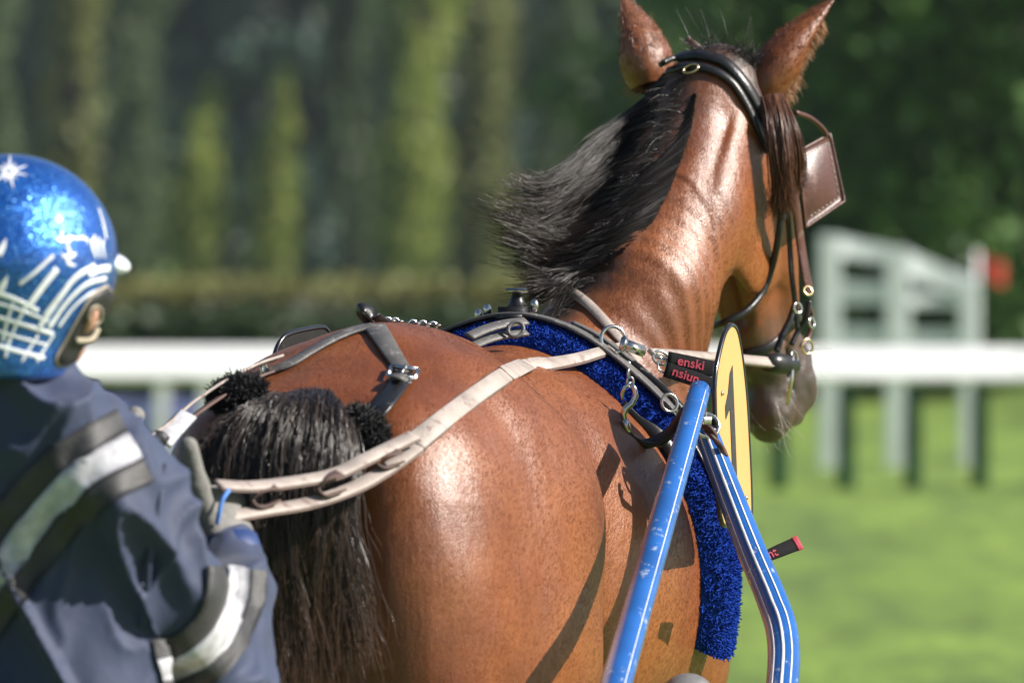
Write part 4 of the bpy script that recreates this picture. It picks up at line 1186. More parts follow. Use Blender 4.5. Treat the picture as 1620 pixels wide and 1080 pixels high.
m_ = MB(); ribbon(m_, [P[3] + N_[3] * .003, P[4] + N_[4] * .003], [N_[3], N_[4]], .03, .003, 5); m_.build('splice', M['rein'], rr)
up_ = [(345, 766, 8.98), (400, 768, 9.02), (470, 760, 9.08), (530, 748, 9.13), (585, 722, 9.18), (655, 688, 9.26)]
dn_ = [(362, 816, 8.98), (420, 806, 9.03), (490, 794, 9.09), (560, 770, 9.15), (610, 742, 9.20), (660, 706, 9.27)]
vert = Vector((.1, -.55, .8))
m_ = MB(); ribbon(m_, [pix(*p) for p in up_], [vert] * 6, .022, .0045, 50); m_.build('upper_strap', M['rein'], rr)
for q_, w_, nm in ((P, N_, 'strap_backing'), ([pix(*p) for p in up_], [vert] * 6, 'upper_backing'), ([pix(*p) for p in dn_], [vert] * 6, 'lower_backing')):
    m_ = MB(); ribbon(m_, [a - b_ * .003 for a, b_ in zip(q_, w_)], w_, [.038, .034, .032, .031, .03, .028, .024, .022, .02] if len(q_) > 6 else .026, .003, 60); m_.build(nm, M['reinedge'], rr)
m_ = MB(); ribbon(m_, [pix(*p) for p in dn_], [vert] * 6, .022, .0045, 50); m_.build('lower_strap', M['rein'], rr)
for (x, yt, yb, Y) in ((404, 772, 806, 9.025), (508, 752, 788, 9.105), (600, 716, 744, 9.195)):
    pts = [pix(x + 30, yt + 2 - 6, Y + .015), pix(x + 6, yt + 5, Y), pix(x - 6, (yt + yb) / 2, Y), pix(x + 4, yb - 4, Y), pix(x + 34, yb - 12, Y + .02)]
    ns_ = [Vector((0, -.4, .9)), Vector((-.5, -.3, .8)), Vector((-1, -.2, 0)), Vector((-.5, -.3, -.8)), Vector((0, -.3, -.9))]
    m_ = MB(); ribbon(m_, pts, ns_, .024, .0035, 24); m_.build('hand_loop', M['reinedge'], rr)
# front rein from the terret to the bit
fr_ = thing('front_rein', 'pale round rein from saddle ring to the bit with black rubber end', 'rein', pix(1130, 565, 10.6))
m_ = MB(); ribbon(m_, [pix(*p) for p in ((1030, 557, yR), (1080, 561, yR + .18), (1140, 566, yR + .4), (1225, 574, 10.94))], [Vector((.2, -.8, .5))] * 4, [.014, .017, .018, .02], .008, 30); m_.build('cord', M['rein'], fr_)
m_ = MB(); m_.tube([pix(*p) for p in ((1212, 574, 10.93), (1225, 574, 10.95), (1240, 576, 10.97), (1258, 579, 11.0))], [.014, .019, .0175, .012], 14); m_.build('rubber_sleeve', M['blackleather'], fr_)
# left rein along the far hip down to the driver
lr = thing('left_rein', 'pale rein running down the far left hip behind the driver', 'rein', pix(330, 620, 9.3))
lp_ = []
for px, py, Y in ((440, 566, 9.62), (400, 580, 9.56), (350, 606, 9.47), (300, 640, 9.36), (250, 682, 9.22), (190, 720, 9.05)):
    lp_.append(pix(px, py, Y))
m_ = MB(); ribbon(m_, lp_, [Vector((-.6, -.4, .6))] * 6, .024, .004, 50); m_.build('strap', M['rein'], lr)
m_ = MB(); ribbon(m_, [p + Vector((.006, -.004, -.016)) for p in lp_], [Vector((-.5, -.5, .6))] * 6, .02, .004, 50); m_.build('lower_strap', M['reinedge'], lr)
m_ = MB(); ribbon(m_, [pix(258, 700, 9.2), pix(275, 680, 9.24), pix(298, 655, 9.3)], [Vector((.1, -.9, .4))] * 3, .026, .005, 12); m_.build('white_splice', M['reflective'], lr)
m_ = MB(); ribbon(m_, [pix(236, 700, 9.15), pix(250, 690, 9.18), pix(262, 700, 9.19)], [Vector((.1, -.9, .4))] * 3, .02, .006, 12); m_.build('hand_loop', M['blackleather'], lr)

# ---- number plates
def plate(origin, fdir, down, out, mats, label, name, digit):
    if not digit: OUTL = [(.0, -.05), (.004, -.01), (.02, .016), (.05, .028), (.13, .036), (.155, .032), (.168, .016), (.172, -.02), (.172, -.15), (.16, -.18), (.02, -.18), (.0, -.15)]
    outline = [(.0, .0), (.012, -.016), (.10, .066), (.114, .071), (.128, .064), (.150, .03), (.166, -.01), (.170, -.05), (.172, -.25), (.165, -.275), (.145, -.285), (.03, -.285), (.008, -.27), (.0, -.24)]
    outline = [(-.004, -.022), (.012, .012), (.055, .056), (.085, .072), (.110, .076), (.132, .066), (.150, .036), (.163, -.005), (.172, -.06), (.176, -.15), (.174, -.215), (.168, -.232), (.15, -.24), (.03, -.24), (.004, -.228), (-.004, -.20), (-.006, -.08)]
    if not digit: outline = OUTL
    pts = [origin + fdir * u + down * (-v) for u, v in outline]
    cc = sum(pts, Vector()) / len(pts)
    o = thing(name, label, 'number plate', origin)
    sm = catmull([tuple(p) for p in pts + pts[:1]], 90)[:-1]; n = len(sm)
    V = [Vector(p) + out * .002 for p in sm] + [Vector(p) - out * .002 for p in sm]
    Fc = [tuple(range(n)), tuple(range(2 * n - 1, n - 1, -1))] + [(i, n + i, n + (i + 1) % n, (i + 1) % n) for i in range(n)]
    put('board', mesh('board', V, Fc, mats[0], False), o)
    m_ = MB(); m_.tube([Vector(p) for p in sm], .0042, 8, closed=True); m_.build('rim', M['rim'], o)
    if digit:
        one = [(.078, .0), (.094, .012), (.094, -.185), (.07, -.185), (.07, -.055), (.045, -.072), (.045, -.052), (.064, -.03)]
        V = [origin + fdir * u + down * (-v) + out * .0032 for u, v in one] + [origin + fdir * u + down * (-v) + out * .0022 for u, v in one]
        k = len(one); Fc = [tuple(range(k)), tuple(range(2 * k - 1, k - 1, -1))] + [(i, k + i, k + (i + 1) % k, (i + 1) % k) for i in range(k)]
        put('numeral', mesh('numeral', V, Fc, M['blackprint'], False), o)
        for (u, v) in ((.03, -.03), (.14, -.2)):
            c = origin + fdir * u + down * (-v) + out * .003; mm = MB(); mm.tube([c, c + out * .002], .004, 10); mm.build('bolt', M['steel'], o)
    return o
pf = (fwd + Vector((0.035, 0, 0))).normalized()
dn = Vector((.04, -.01, -1)).normalized()
outp = pf.cross(dn); outp = outp if outp.x > 0 else -outp
plate(pix(1130, 592, 10.12), pf, dn, outp, [M['yellow']], 'yellow number plate with black 1 hanging beside the blue shafts', 'number_plate', True)
pl = pix(478, 522, 10.0)
lf = (fwd + Vector((-.30, 0, 0))).normalized(); ld = Vector((-.05, 0, -1)).normalized(); lo_ = lf.cross(ld); lo_ = lo_ if lo_.x < 0 else -lo_
plate(pix(432, 556, 9.95), Vector((.50, .86, 0)), ld, Vector((-.86, .5, 0)), [M['plateback']], 'black-backed number plate showing over the far side of the croup', 'number_plate', False)

# ---- elastic straps with woven red letters
def textmesh(body_, size, fn, mat, name, par):
    cu = bpy.data.curves.new('t', 'FONT'); cu.body = body_; cu.size = size; cu.extrude = 0.0; cu.resolution_u = 3; cu.offset = size * .012
    ob = bpy.data.objects.new('t', cu); COL.objects.link(ob); dg = bpy.context.evaluated_depsgraph_get()
    me_ = bpy.data.meshes.new_from_object(ob.evaluated_get(dg)); bpy.data.objects.remove(ob); bpy.data.curves.remove(cu)
    for v in me_.vertices: v.co = fn(v.co.x, v.co.y)
    me_.name = name; me_.materials.clear(); me_.materials.append(mat); me_.update()
    return put(name, me_, par)
el = thing('elastic_strap', 'black elastic strap with red woven letters between buckle and number plate', 'strap', pix(1085, 585, 10.1))
for (a, b_, wd, txt, x0) in (((1056, 568, yR - .004), (1140, 586, yR + .01), .027, 'enski', .016), ((1052, 584, yR - .012), (1135, 612, yR - .004), .025, 'nsiun', .012)):
    A_, B_ = pix(*a), pix(*b_); d = (B_ - A_).normalized(); n_ = Vector((.1, -.95, .3)); n_ = (n_ - d * n_.dot(d)).normalized(); u_ = n_.cross(d); u_ = u_ if u_.z > 0 else -u_
    m_ = MB(); ribbon(m_, [A_, (A_ + B_) / 2 + n_ * .001, B_], [n_] * 3, wd, .003, 12); m_.build('band', M['blackelastic'], el)
    textmesh(txt, .022, lambda x, y: A_ + d * (x + x0) + u_ * (y - .0065) + n_ * .0042, M['redprint'], 'lettering', el)
tg = thing('strap_tail', 'loose end of black strap with red letters sticking out past the shaft', 'strap', pix(1210, 880, 10.15))
A_, B_ = pix(1196, 887, 10.12), pix(1264, 858, 10.16); d = (B_ - A_).normalized(); n_ = Vector((.05, -.95, .3)); n_ = (n_ - d * n_.dot(d)).normalized(); u_ = n_.cross(d); u_ = u_ if u_.z > 0 else -u_
m_ = MB(); ribbon(m_, [A_, (A_ + B_) / 2 + n_ * .002, B_], [n_] * 3, [.016, .021, .023], .0035, 14); m_.build('band', M['blackelastic'], tg)
textmesh('ant', .021, lambda x, y: A_ + d * (x + .012) + u_ * (y - .0062) + n_ * .0055, M['redprint'], 'lettering', tg)
m_ = MB(); ribbon(m_, [B_ - d * .009 + n_ * .001, B_ + d * .001 + n_ * .001], [n_] * 2, .0238, .0042, 5); m_.build('stitched_end', M['redprint'], tg)

# ---- bridle
br = thing('bridle', 'black and brown leather bridle with square blinkers on the horse head', 'bridle', wl(hd(.2, 0, 0)))
def hpath(pts, off): return path(pts, off)
m_ = MB(); ribbon(m_, *path([(1052, 106), (1075, 97), (1110, 93), (1145, 104), (1172, 132), (1192, 165), (1208, 198), (1218, 222)], .008), [.016, .018, .02, .02, .021, .021, .02, .018], .008, 60); m_.build('crownpiece', M['blackleather'], br)
m_ = MB(); ribbon(m_, *path([(1060, 116), (1090, 108), (1125, 114), (1155, 132), (1178, 166), (1196, 206), (1210, 240)], .006), .014, .007, 50); m_.build('headstall', M['blackleather'], br)
c, n_ = cast(1096, 116, .012); m_ = MB(); m_.ring(c, n_, .009, .002, sx=1.5, xdir=(1, 0, .2)); m_.build('buckle', M['brass'], br)
c, n_ = cast(1100, 96, .012)
m_ = MB(); ribbon(m_, [pix(1116, 88, 11.0), pix(1106, 78, 11.0), pix(1093, 68, 11.0), pix(1086, 62, 11.01)], [Vector((-.4, -.8, .5))] * 4, .014, .004, 16); m_.build('strap_end', M['brownleather'], br)
m_ = MB(); m_.ring(pix(1115, 82, 11.0), (.2, -1, .3), .0075, .0022); m_.build('buckle', M['steel'], br)
def hw(a, d, r): return wl(hd(a, d, r))
rgtH = Vector(np.array([HR[0] * SN + HR[1] * CS, HR[0] * CS - HR[1] * SN, HR[2]])); HAw = Vector(np.array([HA[0] * SN + HA[1] * CS, HA[0] * CS - HA[1] * SN, HA[2]])); HDw = Vector(np.array([HD[0] * SN + HD[1] * CS, HD[0] * CS - HD[1] * SN, HD[2]]))
def bow(pts, wd, name, mat, r=None, Y=10.95, nr=None):
    P = [pix(p[0], p[1], p[2]) for p in pts]; m_ = MB()
    if r: m_.tube([tuple(p) for p in catmull(P, 40)], r, 10)
    else: ribbon(m_, P, [Vector(nr or (.5, -.85, .1))] * len(P), wd, .005, 40)
    return m_.build(name, M[mat], br)
yh = cast(1225, 400, .0, None, 11.0)[0].y; yc = cast(1215, 350, 0, None, 11.0)[0].y
bow([(1248, 285, yc - .04), (1258, 320, yc - .03), (1266, 380, yh - .02), (1274, 430, yh - .015), (1281, 466, yh - .01)], .021, 'cheekpiece', 'brownleather', nr=(.75, -.65, .05))
bow([(1236, 335, yc - .025), (1232, 370, yc - .02), (1222, 420, yh - .012), (1206, 462, yh - .02), (1180, 492, yh - .05), (1150, 508, yh - .06), (1130, 516, yh - .04)], .01, 'throatlatch', 'blackleather', r=.0062)
bow([(1246, 335, yc - .02), (1249, 380, yh - .02), (1252, 430, yh - .02), (1258, 480, yh - .01), (1262, 520, yh)], .009, 'inner_cheekpiece', 'blackleather', nr=(.6, -.8, 0))
bow([(1258, 480, yh), (1250, 505, yh - .01), (1238, 530, yh - .02), (1228, 556, yh - .03)], .012, 'noseband', 'blackleather', r=.006)
bow([(1280, 476, yh), (1276, 500, yh), (1264, 520, yh + .01), (1252, 545, yh)], .012, 'noseband', 'blackleather', r=.005)
bow([(1278, 480, yh), (1284, 500, yh + .02), (1280, 530, yh + .02), (1268, 548, yh)], .01, 'bit_strap', 'brownleather', r=.0045)
for (x, y, R, mt, nn_) in ((1278, 460, 8, 'brass', (.5, -1, .4)), (1262, 487, 9, 'steel', (.9, -1, .2)), (1277, 548, 13, 'brass', (.8, -1, .1)), (1284, 510, 9, 'steel', (1, -.6, .2)), (1256, 566, 12, 'steel', (1, -.6, .1))):
    m_ = MB(); m_.ring(pix(x, y, yh - .03), nn_, R * 11 / F * .9, .0022); m_.build('ring', M[mt], br)
m_ = MB(); m_.tube([pix(1254, 560, yh - .04), pix(1252, 600, yh - .04), pix(1246, 640, yh - .04)], [.003, .004, .003], 8); m_.build('bit_shank', M['steel'], br)
bow([(1240, 318, yc - .03), (1239, 330, yc - .03), (1236, 345, yc - .028)], .01, 'keeper', 'blackleather', r=.009)
# noseband and crossed nose straps round the jaw
def head_loop(a0, tilt, wd, name, mat):
    P, N_ = [], []
    for k in range(32):
        an = 2 * math.pi * k / 32; c = hw(a0 + tilt * math.cos(an), -.012, 0); d = HDw * math.cos(an) + rgtH * math.sin(an)
        h_ = HBVH.ray_cast(c + d * .16, -d)
        P.append((h_[0] if h_[0] is not None else c + d * .06) + d * .004); N_.append(d)
    m_ = MB(); ribbon(m_, P, N_, wd, .004, 90, closed=True); m_.build(name, M[mat], br)
head_loop(.465, -.02, .016, 'flash_strap', 'blackleather')
# blinkers
def blinker(corners, Y0_, dY, name):
    nu, nv = 10, 10; V = []
    for side in (0, 1):
        for i in range(nu + 1):
            for j in range(nv + 1):
                u, v = i / nu, j / nv
                a = [corners[0][k] * (1 - u) + corners[1][k] * u for k in (0, 1)]; b_ = [corners[3][k] * (1 - u) + corners[2][k] * u for k in (0, 1)]
                x, y = a[0] * (1 - v) + b_[0] * v, a[1] * (1 - v) + b_[1] * v
                V.append(pix(x, y, Y0_ + dY * u + side * .005 - .024 * math.sin(math.pi * v) * math.sin(math.pi * (.3 + .7 * u))))
    o = (nu + 1) * (nv + 1); W_ = nv + 1; Fc = []
    for i in range(nu):
        for j in range(nv):
            a = i * W_ + j; q = (a, a + 1, a + W_ + 1, a + W_); Fc.append(q[::-1]); Fc.append(tuple(x + o for x in q))
    bd = [i * W_ for i in range(nu + 1)] + [nu * W_ + j for j in range(1, nv + 1)] + [i * W_ + nv for i in range(nu - 1, -1, -1)] + [j for j in range(nv - 1, 0, -1)]
    for a, b_ in zip(bd, bd[1:] + bd[:1]): Fc.append((a, b_, b_ + o, a + o))
    bl = put('blinker', mesh('blinker', V, Fc, M['brownleather']), br)
    m_ = MB(); m_.tube([V[a] for a in bd], .0028, 6, closed=True); m_.build('edge_binding', M['brownleather'], bl)
    ins = [V[(i * W_ + 1)] for i in range(1, nu)] + [V[(nu - 1) * W_ + j] for j in range(1, nv)] + [V[i * W_ + nv - 1] for i in range(nu - 1, 0, -1)]
    m_ = MB()
    for a, b_ in zip(ins, ins[1:]):
        m_.tube([a + Vector((0, -.0012, 0)), a.lerp(b_, .6) + Vector((0, -.0012, 0))], .0007, 5)
    m_.build('stitching', M['stitch'], bl)
yb = cast(1226, 280, 0, None, 11.05)[0].y
blinker([(1262, 240), (1313, 212), (1336, 318), (1274, 360)], yb + .02, .06, 'r')
m_ = MB(); m_.tube([tuple(p) for p in catmull([pix(1258, 178, yb - .02), pix(1280, 186, yb + .02), pix(1298, 200, yb + .05), pix(1308, 213, yb + .07)], 16)], .0045, 8); m_.build('blinker_stay', M['brownleather'], br)
c = hw(.17, .04, -.10)
m_ = MB(); m_.box(c, HAw, HDw, rgtH, .055, .05, .003, .3); m_.build('blinker', M['brownleather'], br)

# ---- sulky
su = thing('sulky', 'racing sulky with blue painted shafts and thin white lines', 'sulky', L(-1.0, 0, 0))
def shaft(pts, radii, name, stripes, lab=None):
    P = [Vector(p) for p in catmull(pts, 60)]
    R_ = list(np.interp(np.linspace(0, 1, 60), np.linspace(0, 1, len(radii)), radii))
    m_ = MB(); m_.tube(P, R_, 20); o = m_.build(name, M['shaft'], su, True, lab)
    for (ang, wdt) in stripes:
        pv, nv_ = [], []
        for i, p in enumerate(P[1:-1], 1):
            t = (P[i + 1] - P[i - 1]).normalized(); toC = Vector((0, -1, .2)); toC = (toC - t * toC.dot(t)).normalized(); sd_ = t.cross(toC)
            n_ = toC * math.cos(ang) + sd_ * math.sin(ang); pv.append(p + n_ * (R_[i] + .0004)); nv_.append(n_)
        mm = MB(); ribbon(mm, pv[::3], nv_[::3], wdt, .001, 60); mm.build('pinstripe', M['shaftwhite'], o)
    return o
def sulky_side(sg):
    def mp(p):
        if sg > 0: return Vector(p)
        s_, l_, z_ = toL(p); return L(s_, -l_, z_)
    A0, A1 = pix(1107, 617, 10.10), pix(975, 1080, 9.30)
    dA = (A1 - A0)
    ptsA = [mp(A0), mp(A0 + dA * .5), mp(A1), mp(A1 + dA * .55 + Vector((0, -.15, 0)))]
    shaft(ptsA, [.0175, .0205, .0235, .024], 'shaft', ((-.55, .0014),) if sg > 0 else ())
    Bp = [pix(1113, 672, 10.13), pix(1150, 770, 10.06), pix(1188, 868, 9.98), pix(1222, 950, 9.9), pix(1238, 1005, 9.83), pix(1238, 1080, 9.72), pix(1215, 1250, 9.5), pix(1150, 1400, 9.2)]
    shaft([mp(p) for p in Bp], [.0185, .021, .023, .024, .025, .025, .025, .025], 'shaft', ((.12, .0042), (-.42, .0024), (.72, .0012)) if sg > 0 else ())
    e1 = ptsA[-1]; e2 = mp(Bp[-1])
    ax = L(-1.05, .62 * sg, .36)
    m_ = MB(); m_.tube([tuple(p) for p in catmull([e1, (e1 + ax) / 2 + Vector((0, 0, .05)), ax + Vector((0, 0, .05))], 14)], .022, 12); m_.build('frame_tube', M['shaft'], su)
    m_ = MB(); m_.tube([tuple(p) for p in catmull([e2, (e2 + ax) / 2, ax + Vector((0, 0, -.02))], 14)], .022, 12); m_.build('frame_tube', M['shaft'], su)
    wr = bpy.data.objects.new('wheel', None); COL.objects.link(wr); wr.parent = su; wr.location = (0, 0, 0); wr.matrix_parent_inverse = Matrix.Translation(su.location).inverted()
    m_ = MB(); m_.ring(ax, rgt, .335, .02, 48, 10); m_.build('tyre', M['rubber'], wr)
    m_ = MB(); m_.ring(ax, rgt, .31, .009, 48, 8); m_.build('rim', M['steel'], wr)
    m_ = MB(); m_.tube([ax - rgt * .04, ax + rgt * .04], .025, 12); m_.build('hub', M['steel'], wr)
    for k in range(16):
        a = 2 * math.pi * k / 16; dv = fwd * math.cos(a) + upv * math.sin(a); m_ = MB(); m_.tube([ax + dv * .02, ax + dv * .31], .0016, 5); m_.build('spoke', M['steel'], wr)
sulky_side(1); sulky_side(-1)
m_ = MB(); m_.tube([tuple(p) for p in catmull([L(-1.05, -.6, .40), L(-1.05, -.5, .62), L(-1.02, -.25, .76), L(-1.0, 0, .78), L(-1.02, .25, .76), L(-1.05, .5, .62), L(-1.05, .6, .40)], 40)], .024, 12); m_.build('axle_arch', M['shaft'], su)
m_ = MB(); m_.box(L(-.97, -.05, .84), fwd, rgt, upv, .17, .19, .03, .5); m_.build('seat', M['blackleather'], su)
m_ = MB(); m_.tube([L(-1.0, -.05, .78), L(-.97, -.05, .83)], .03, 12); m_.build('seat_post', M['shaft'], su)
# fittings at the shaft tip
m_ = MB(); m_.box(pix(1118, 665, 10.11), rgt, fwd, upv, .009, .018, .014, .4); m_.ring(pix(1117, 672, 10.10), (.3, -1, .5), .021, .003, sx=1.0); m_.build('shaft_clip', M['steel'], su)
cd_ = thing('tie_cord', 'dark brown leather cord knotted round the shaft tip', 'cord', pix(1125, 690, 10.08))
m_ = MB(); m_.tube([tuple(p) for p in catmull([pix(*p) for p in ((1108, 674, 10.07), (1122, 676, 10.06), (1130, 686, 10.06), (1134, 700, 10.07), (1144, 710, 10.08), (1149, 722, 10.08))], 24)], .0042, 8)
m_.tube([tuple(p) for p in catmull([pix(*p) for p in ((1116, 680, 10.07), (1128, 692, 10.055), (1140, 704, 10.07), (1145, 718, 10.08))], 20)], .0036, 8); m_.build('cord', M['cord'], cd_)
# ================================================================== DRIVER
dr = thing('person', 'sulky driver in navy jacket and blue sparkling helmet, back to camera, holding the reins', 'person', L(-.96, -.05, .0))
def A3(v): return np.array(tuple(v), float)
DYAW = math.radians(26)
df, drr = Vector((math.sin(DYAW), math.cos(DYAW), 0)), Vector((math.cos(DYAW), -math.sin(DYAW), 0))
HC = pix(16, 418, 8.62)                                   # middle of the helmet
neck = pix(28, 590, 8.64); chest = pix(-10, 850, 8.70); pelvis = Vector(L(-.95, -.05, .93))
shR, elR, wrR = pix(176, 776, 8.60), pix(352, 1088, 8.74), pix(366, 868, 8.97)
handR = pix(352, 800, 9.0)
shL = neck + (neck - shR) * 1.0; shL.z = shR.z; shL += df * .03
elL, wrL = shL + Vector((-.08, .16, -.27)), pix(170, 745, 8.98)
upa = A3((0, 0, 1))
hipR, hipL = pelvis + drr * .1, pelvis - drr * .1
knR, knL = L(-.33, .34, 1.02), L(-.33, -.42, 1.02)
ftR, ftL = L(.16, .45, 1.0), L(.16, -.45, 1.0)
# body under the clothes: one continuous figure
bd = [Seg(A3(pelvis), A3(chest), (.135, .10), (.145, .10), .05, up=A3(df)), Seg(A3(chest), A3(neck - Vector((0, 0, .07))), (.145, .10), (.12, .08), .05, up=A3(df)),
      Seg(A3(neck - Vector((0, 0, .07))), A3(HC - Vector((0, 0, .06)) + df * .02), .052, .05, .03), Ell(A3(HC + df * .02 - Vector((0, 0, .035))), (.074, .088, .118), .02, np.stack([A3(drr), A3(df), upa]))]
HF = Vector((math.sin(math.radians(48)), math.cos(math.radians(48)), -.02)).normalized(); HRr = Vector((HF.y, -HF.x, 0)).normalized()
bd += [Ell(A3(HC + HF * .108 - Vector((0, 0, .045))), (.016, .022, .026), .02, np.stack([A3(HRr), A3(HF), upa])),
       Ell(A3(HC + HF * .085 - Vector((0, 0, .105))), (.04, .03, .035), .03, np.stack([A3(HRr), A3(HF), upa]))]
for (s_, e_, w_, hp, kn, ft) in ((shR, elR, wrR, hipR, knR, ftR), (shL, elL, wrL, hipL, knL, ftL)):
    bd += [Seg(A3(s_), A3(e_), .045, .038, .04), Seg(A3(e_), A3(w_), .037, .026, .03), Seg(A3(hp), A3(kn), .075, .052, .05), Seg(A3(kn), A3(ft), .05, .036, .03)]
V, Q, N_ = solid(bd, .014, 1)
put('body', fastmesh('body', V, Q, M['skin']), dr)
# face details
for sg in (-1, 1):
    c = HC + HF * .098 + HRr * (.032 * sg) - Vector((0, 0, .03)); bm = bmesh.new(); bmesh.ops.create_uvsphere(bm, u_segments=12, v_segments=8, radius=.012)
    put('eye', mesh('eye', [v.co + c for v in bm.verts], [tuple(v.index for v in f.verts) for f in bm.faces], M['eye']), dr); bm.free()
# jacket
lowR = (elR - shR)
jk = [Seg(A3(pelvis + Vector((0, 0, -.02))), A3(chest), (.175, .135), (.19, .135), .05, up=A3(df)), Seg(A3(chest), A3(neck - Vector((0, 0, .115))), (.19, .135), (.15, .105), .06, up=A3(df)),
      Seg(A3(neck - Vector((0, 0, .06))), A3(neck + Vector((0, 0, -.005))), .082, .068, .07),
      Seg(A3(neck - Vector((0, 0, .08))), A3(shR + Vector((-.02, 0, .0))), (.07, .075), (.066, .075), .06), Seg(A3(neck - Vector((0, 0, .08))), A3(shL), (.07, .075), (.066, .075), .06)]
for (s_, e_, w_) in ((shR, elR, wrR), (shL, elL, wrL)):
    jk += [Seg(A3(s_), A3(s_.lerp(e_, .5)), .070, .066, .05), Seg(A3(s_.lerp(e_, .5)), A3(e_), .066, .064, .04), Seg(A3(e_), A3(e_.lerp(w_, .55)), .064, .054, .035), Seg(A3(e_.lerp(w_, .55)), A3(w_), .054, .038, .03)]
sa, ea = A3(shR), A3(elR)
def folds(V, N_):
    out = np.zeros(len(V))
    # folds hang from the shoulder across the back and ring the sleeve
    q = np.stack([V[:, 0] * 13 + V[:, 2] * 7, V[:, 1] * 6, V[:, 2] * 3.2 - V[:, 0] * 4], 1)
    n1 = vnoise(q, 31); out += .034 * (1 - np.abs(n1)) ** 4 - .009
    q2 = np.stack([V[:, 0] * 26 - V[:, 2] * 10, V[:, 1] * 10, V[:, 2] * 9 + V[:, 0] * 6], 1)
    out += .011 * (1 - np.abs(vnoise(q2, 33))) ** 4
    w_ = ea - sa; t = ((V - sa) @ w_) / (w_ @ w_); d = np.linalg.norm((V - sa) - t[:, None] * w_, axis=1)
    m = (d < .12) & (t > -.1) & (t < 1.2)
    out += m * .004 * np.sin(t * 34 + 5 * vnoise(V * 9, 35)) * np.clip(t * 2, 0, 1)
    return out
JV, JQ, JN = solid(jk, .013, 1, folds)
jacket = put('jacket', fastmesh('jacket', JV, JQ, M['jacket']), dr)
JB = bvh_of(JV, JQ)
def jcast(px, py, off):
    h_ = JB.ray_cast(CAM, ray(px, py))
    if h_[0] is None:
        y_ = 8.7
        for _ in range(4): a_ = JB.find_nearest(pix(px, py, y_)); y_ = a_[0].y
        n_ = (pix(px, py, y_) - a_[0]).normalized(); return pix(px, py, y_), n_
    n_ = h_[1] if h_[1].dot(ray(px, py)) < 0 else -h_[1]
    return h_[0] + n_ * off, n_
def band(pts, offs, par):
    """a cloth band lying on the jacket: rows of points across, each laid on the cloth"""
    P = catmull([(a, b_, 0) for a, b_ in pts], 40)
    for (lo, hi, mt, nm, of) in offs:
        V = []; k = 5
        for i in range(40):
            t = P[min(i + 1, 39)] - P[max(i - 1, 0)]; t /= np.linalg.norm(t); nx, ny = -t[1], t[0]
            for j in range(k):
                w_ = lo + (hi - lo) * j / (k - 1); c, n_ = jcast(P[i][0] + nx * w_, P[i][1] + ny * w_, of); V.append((c, n_))
        top = [v[0] for v in V]; bot = [v[0] - v[1] * .003 for v in V]; n = len(top); Fc = []
        for i in range(39):
            for j in range(k - 1):
                a = i * k + j; q = (a, a + 1, a + k + 1, a + k); Fc.append(q); Fc.append(tuple(x + n for x in q[::-1]))
            for j in (0, k - 1): a = i * k + j; Fc.append((a, a + k, a + k + n, a + n))
        put(nm, mesh(nm, top + bot, Fc, mt), par)
band([(-60, 985), (0, 898), (70, 810), (130, 752), (212, 706)], [(-66, -21, M['jacketstripe'], 'sash_edge', .005), (-22, 22, M['reflective'], 'sash_stripe', .006), (21, 62, M['jacketstripe'], 'sash_edge', .005)], jacket)
band([(252, 1062), (300, 1048), (345, 1010), (372, 955), (378, 900)], [(-52, -18, M['jacketstripe'], 'sleeve_band_edge', .005), (-19, 16, M['reflective'], 'sleeve_band', .006), (15, 42, M['jacketstripe'], 'sleeve_band_edge', .005)], jacket)
m_ = MB(); ribbon(m_, [jcast(x, y, .003)[0] for x, y in ((262, 735), (250, 800), (238, 870), (232, 930), (225, 990))], [jcast(x, y, .003)[1] for x, y in ((262, 735), (250, 800), (238, 870), (232, 930), (225, 990))], .009, .003, 40); m_.build('shoulder_seam', M['jacket'], jacket)
# collar with its blue tab
m_ = MB()
cp, cn = [], []
for k in range(24):
    a = 2 * math.pi * k / 24; d = Vector((math.cos(a), math.sin(a), 0)); cp.append(neck + Vector((0, 0, -.012)) + d * .073); cn.append(d)
ribbon(m_, cp, cn, .05, .01, 60, closed=True); m_.build('collar', M['jacket'], jacket)
m_ = MB(); ribbon(m_, [pix(72, 612, 8.56), pix(77, 632, 8.55), pix(78, 656, 8.55)], [Vector((.3, -.9, .2))] * 3, .02, .006, 12); m_.build('collar_tab', M['gloveblue'], jacket)
m_ = MB(); ribbon(m_, [pix(92, 640, 8.57), pix(104, 648, 8.57), pix(108, 662, 8.57)], [Vector((.3, -.9, .2))] * 3, .018, .008, 12); m_.build('zip_tab', M['jacketstripe'], jacket)
# cuff
m_ = MB(); d = (handR - wrR).normalized(); cp = []; sd_ = d.orthogonal().normalized(); s2 = d.cross(sd_)
cc = wrR
m_.tube([cc - d * .03, cc - d * .01, cc + d * .012], [.041, .043, .040], 18); m_.build('cuff', M['cuff'], jacket)
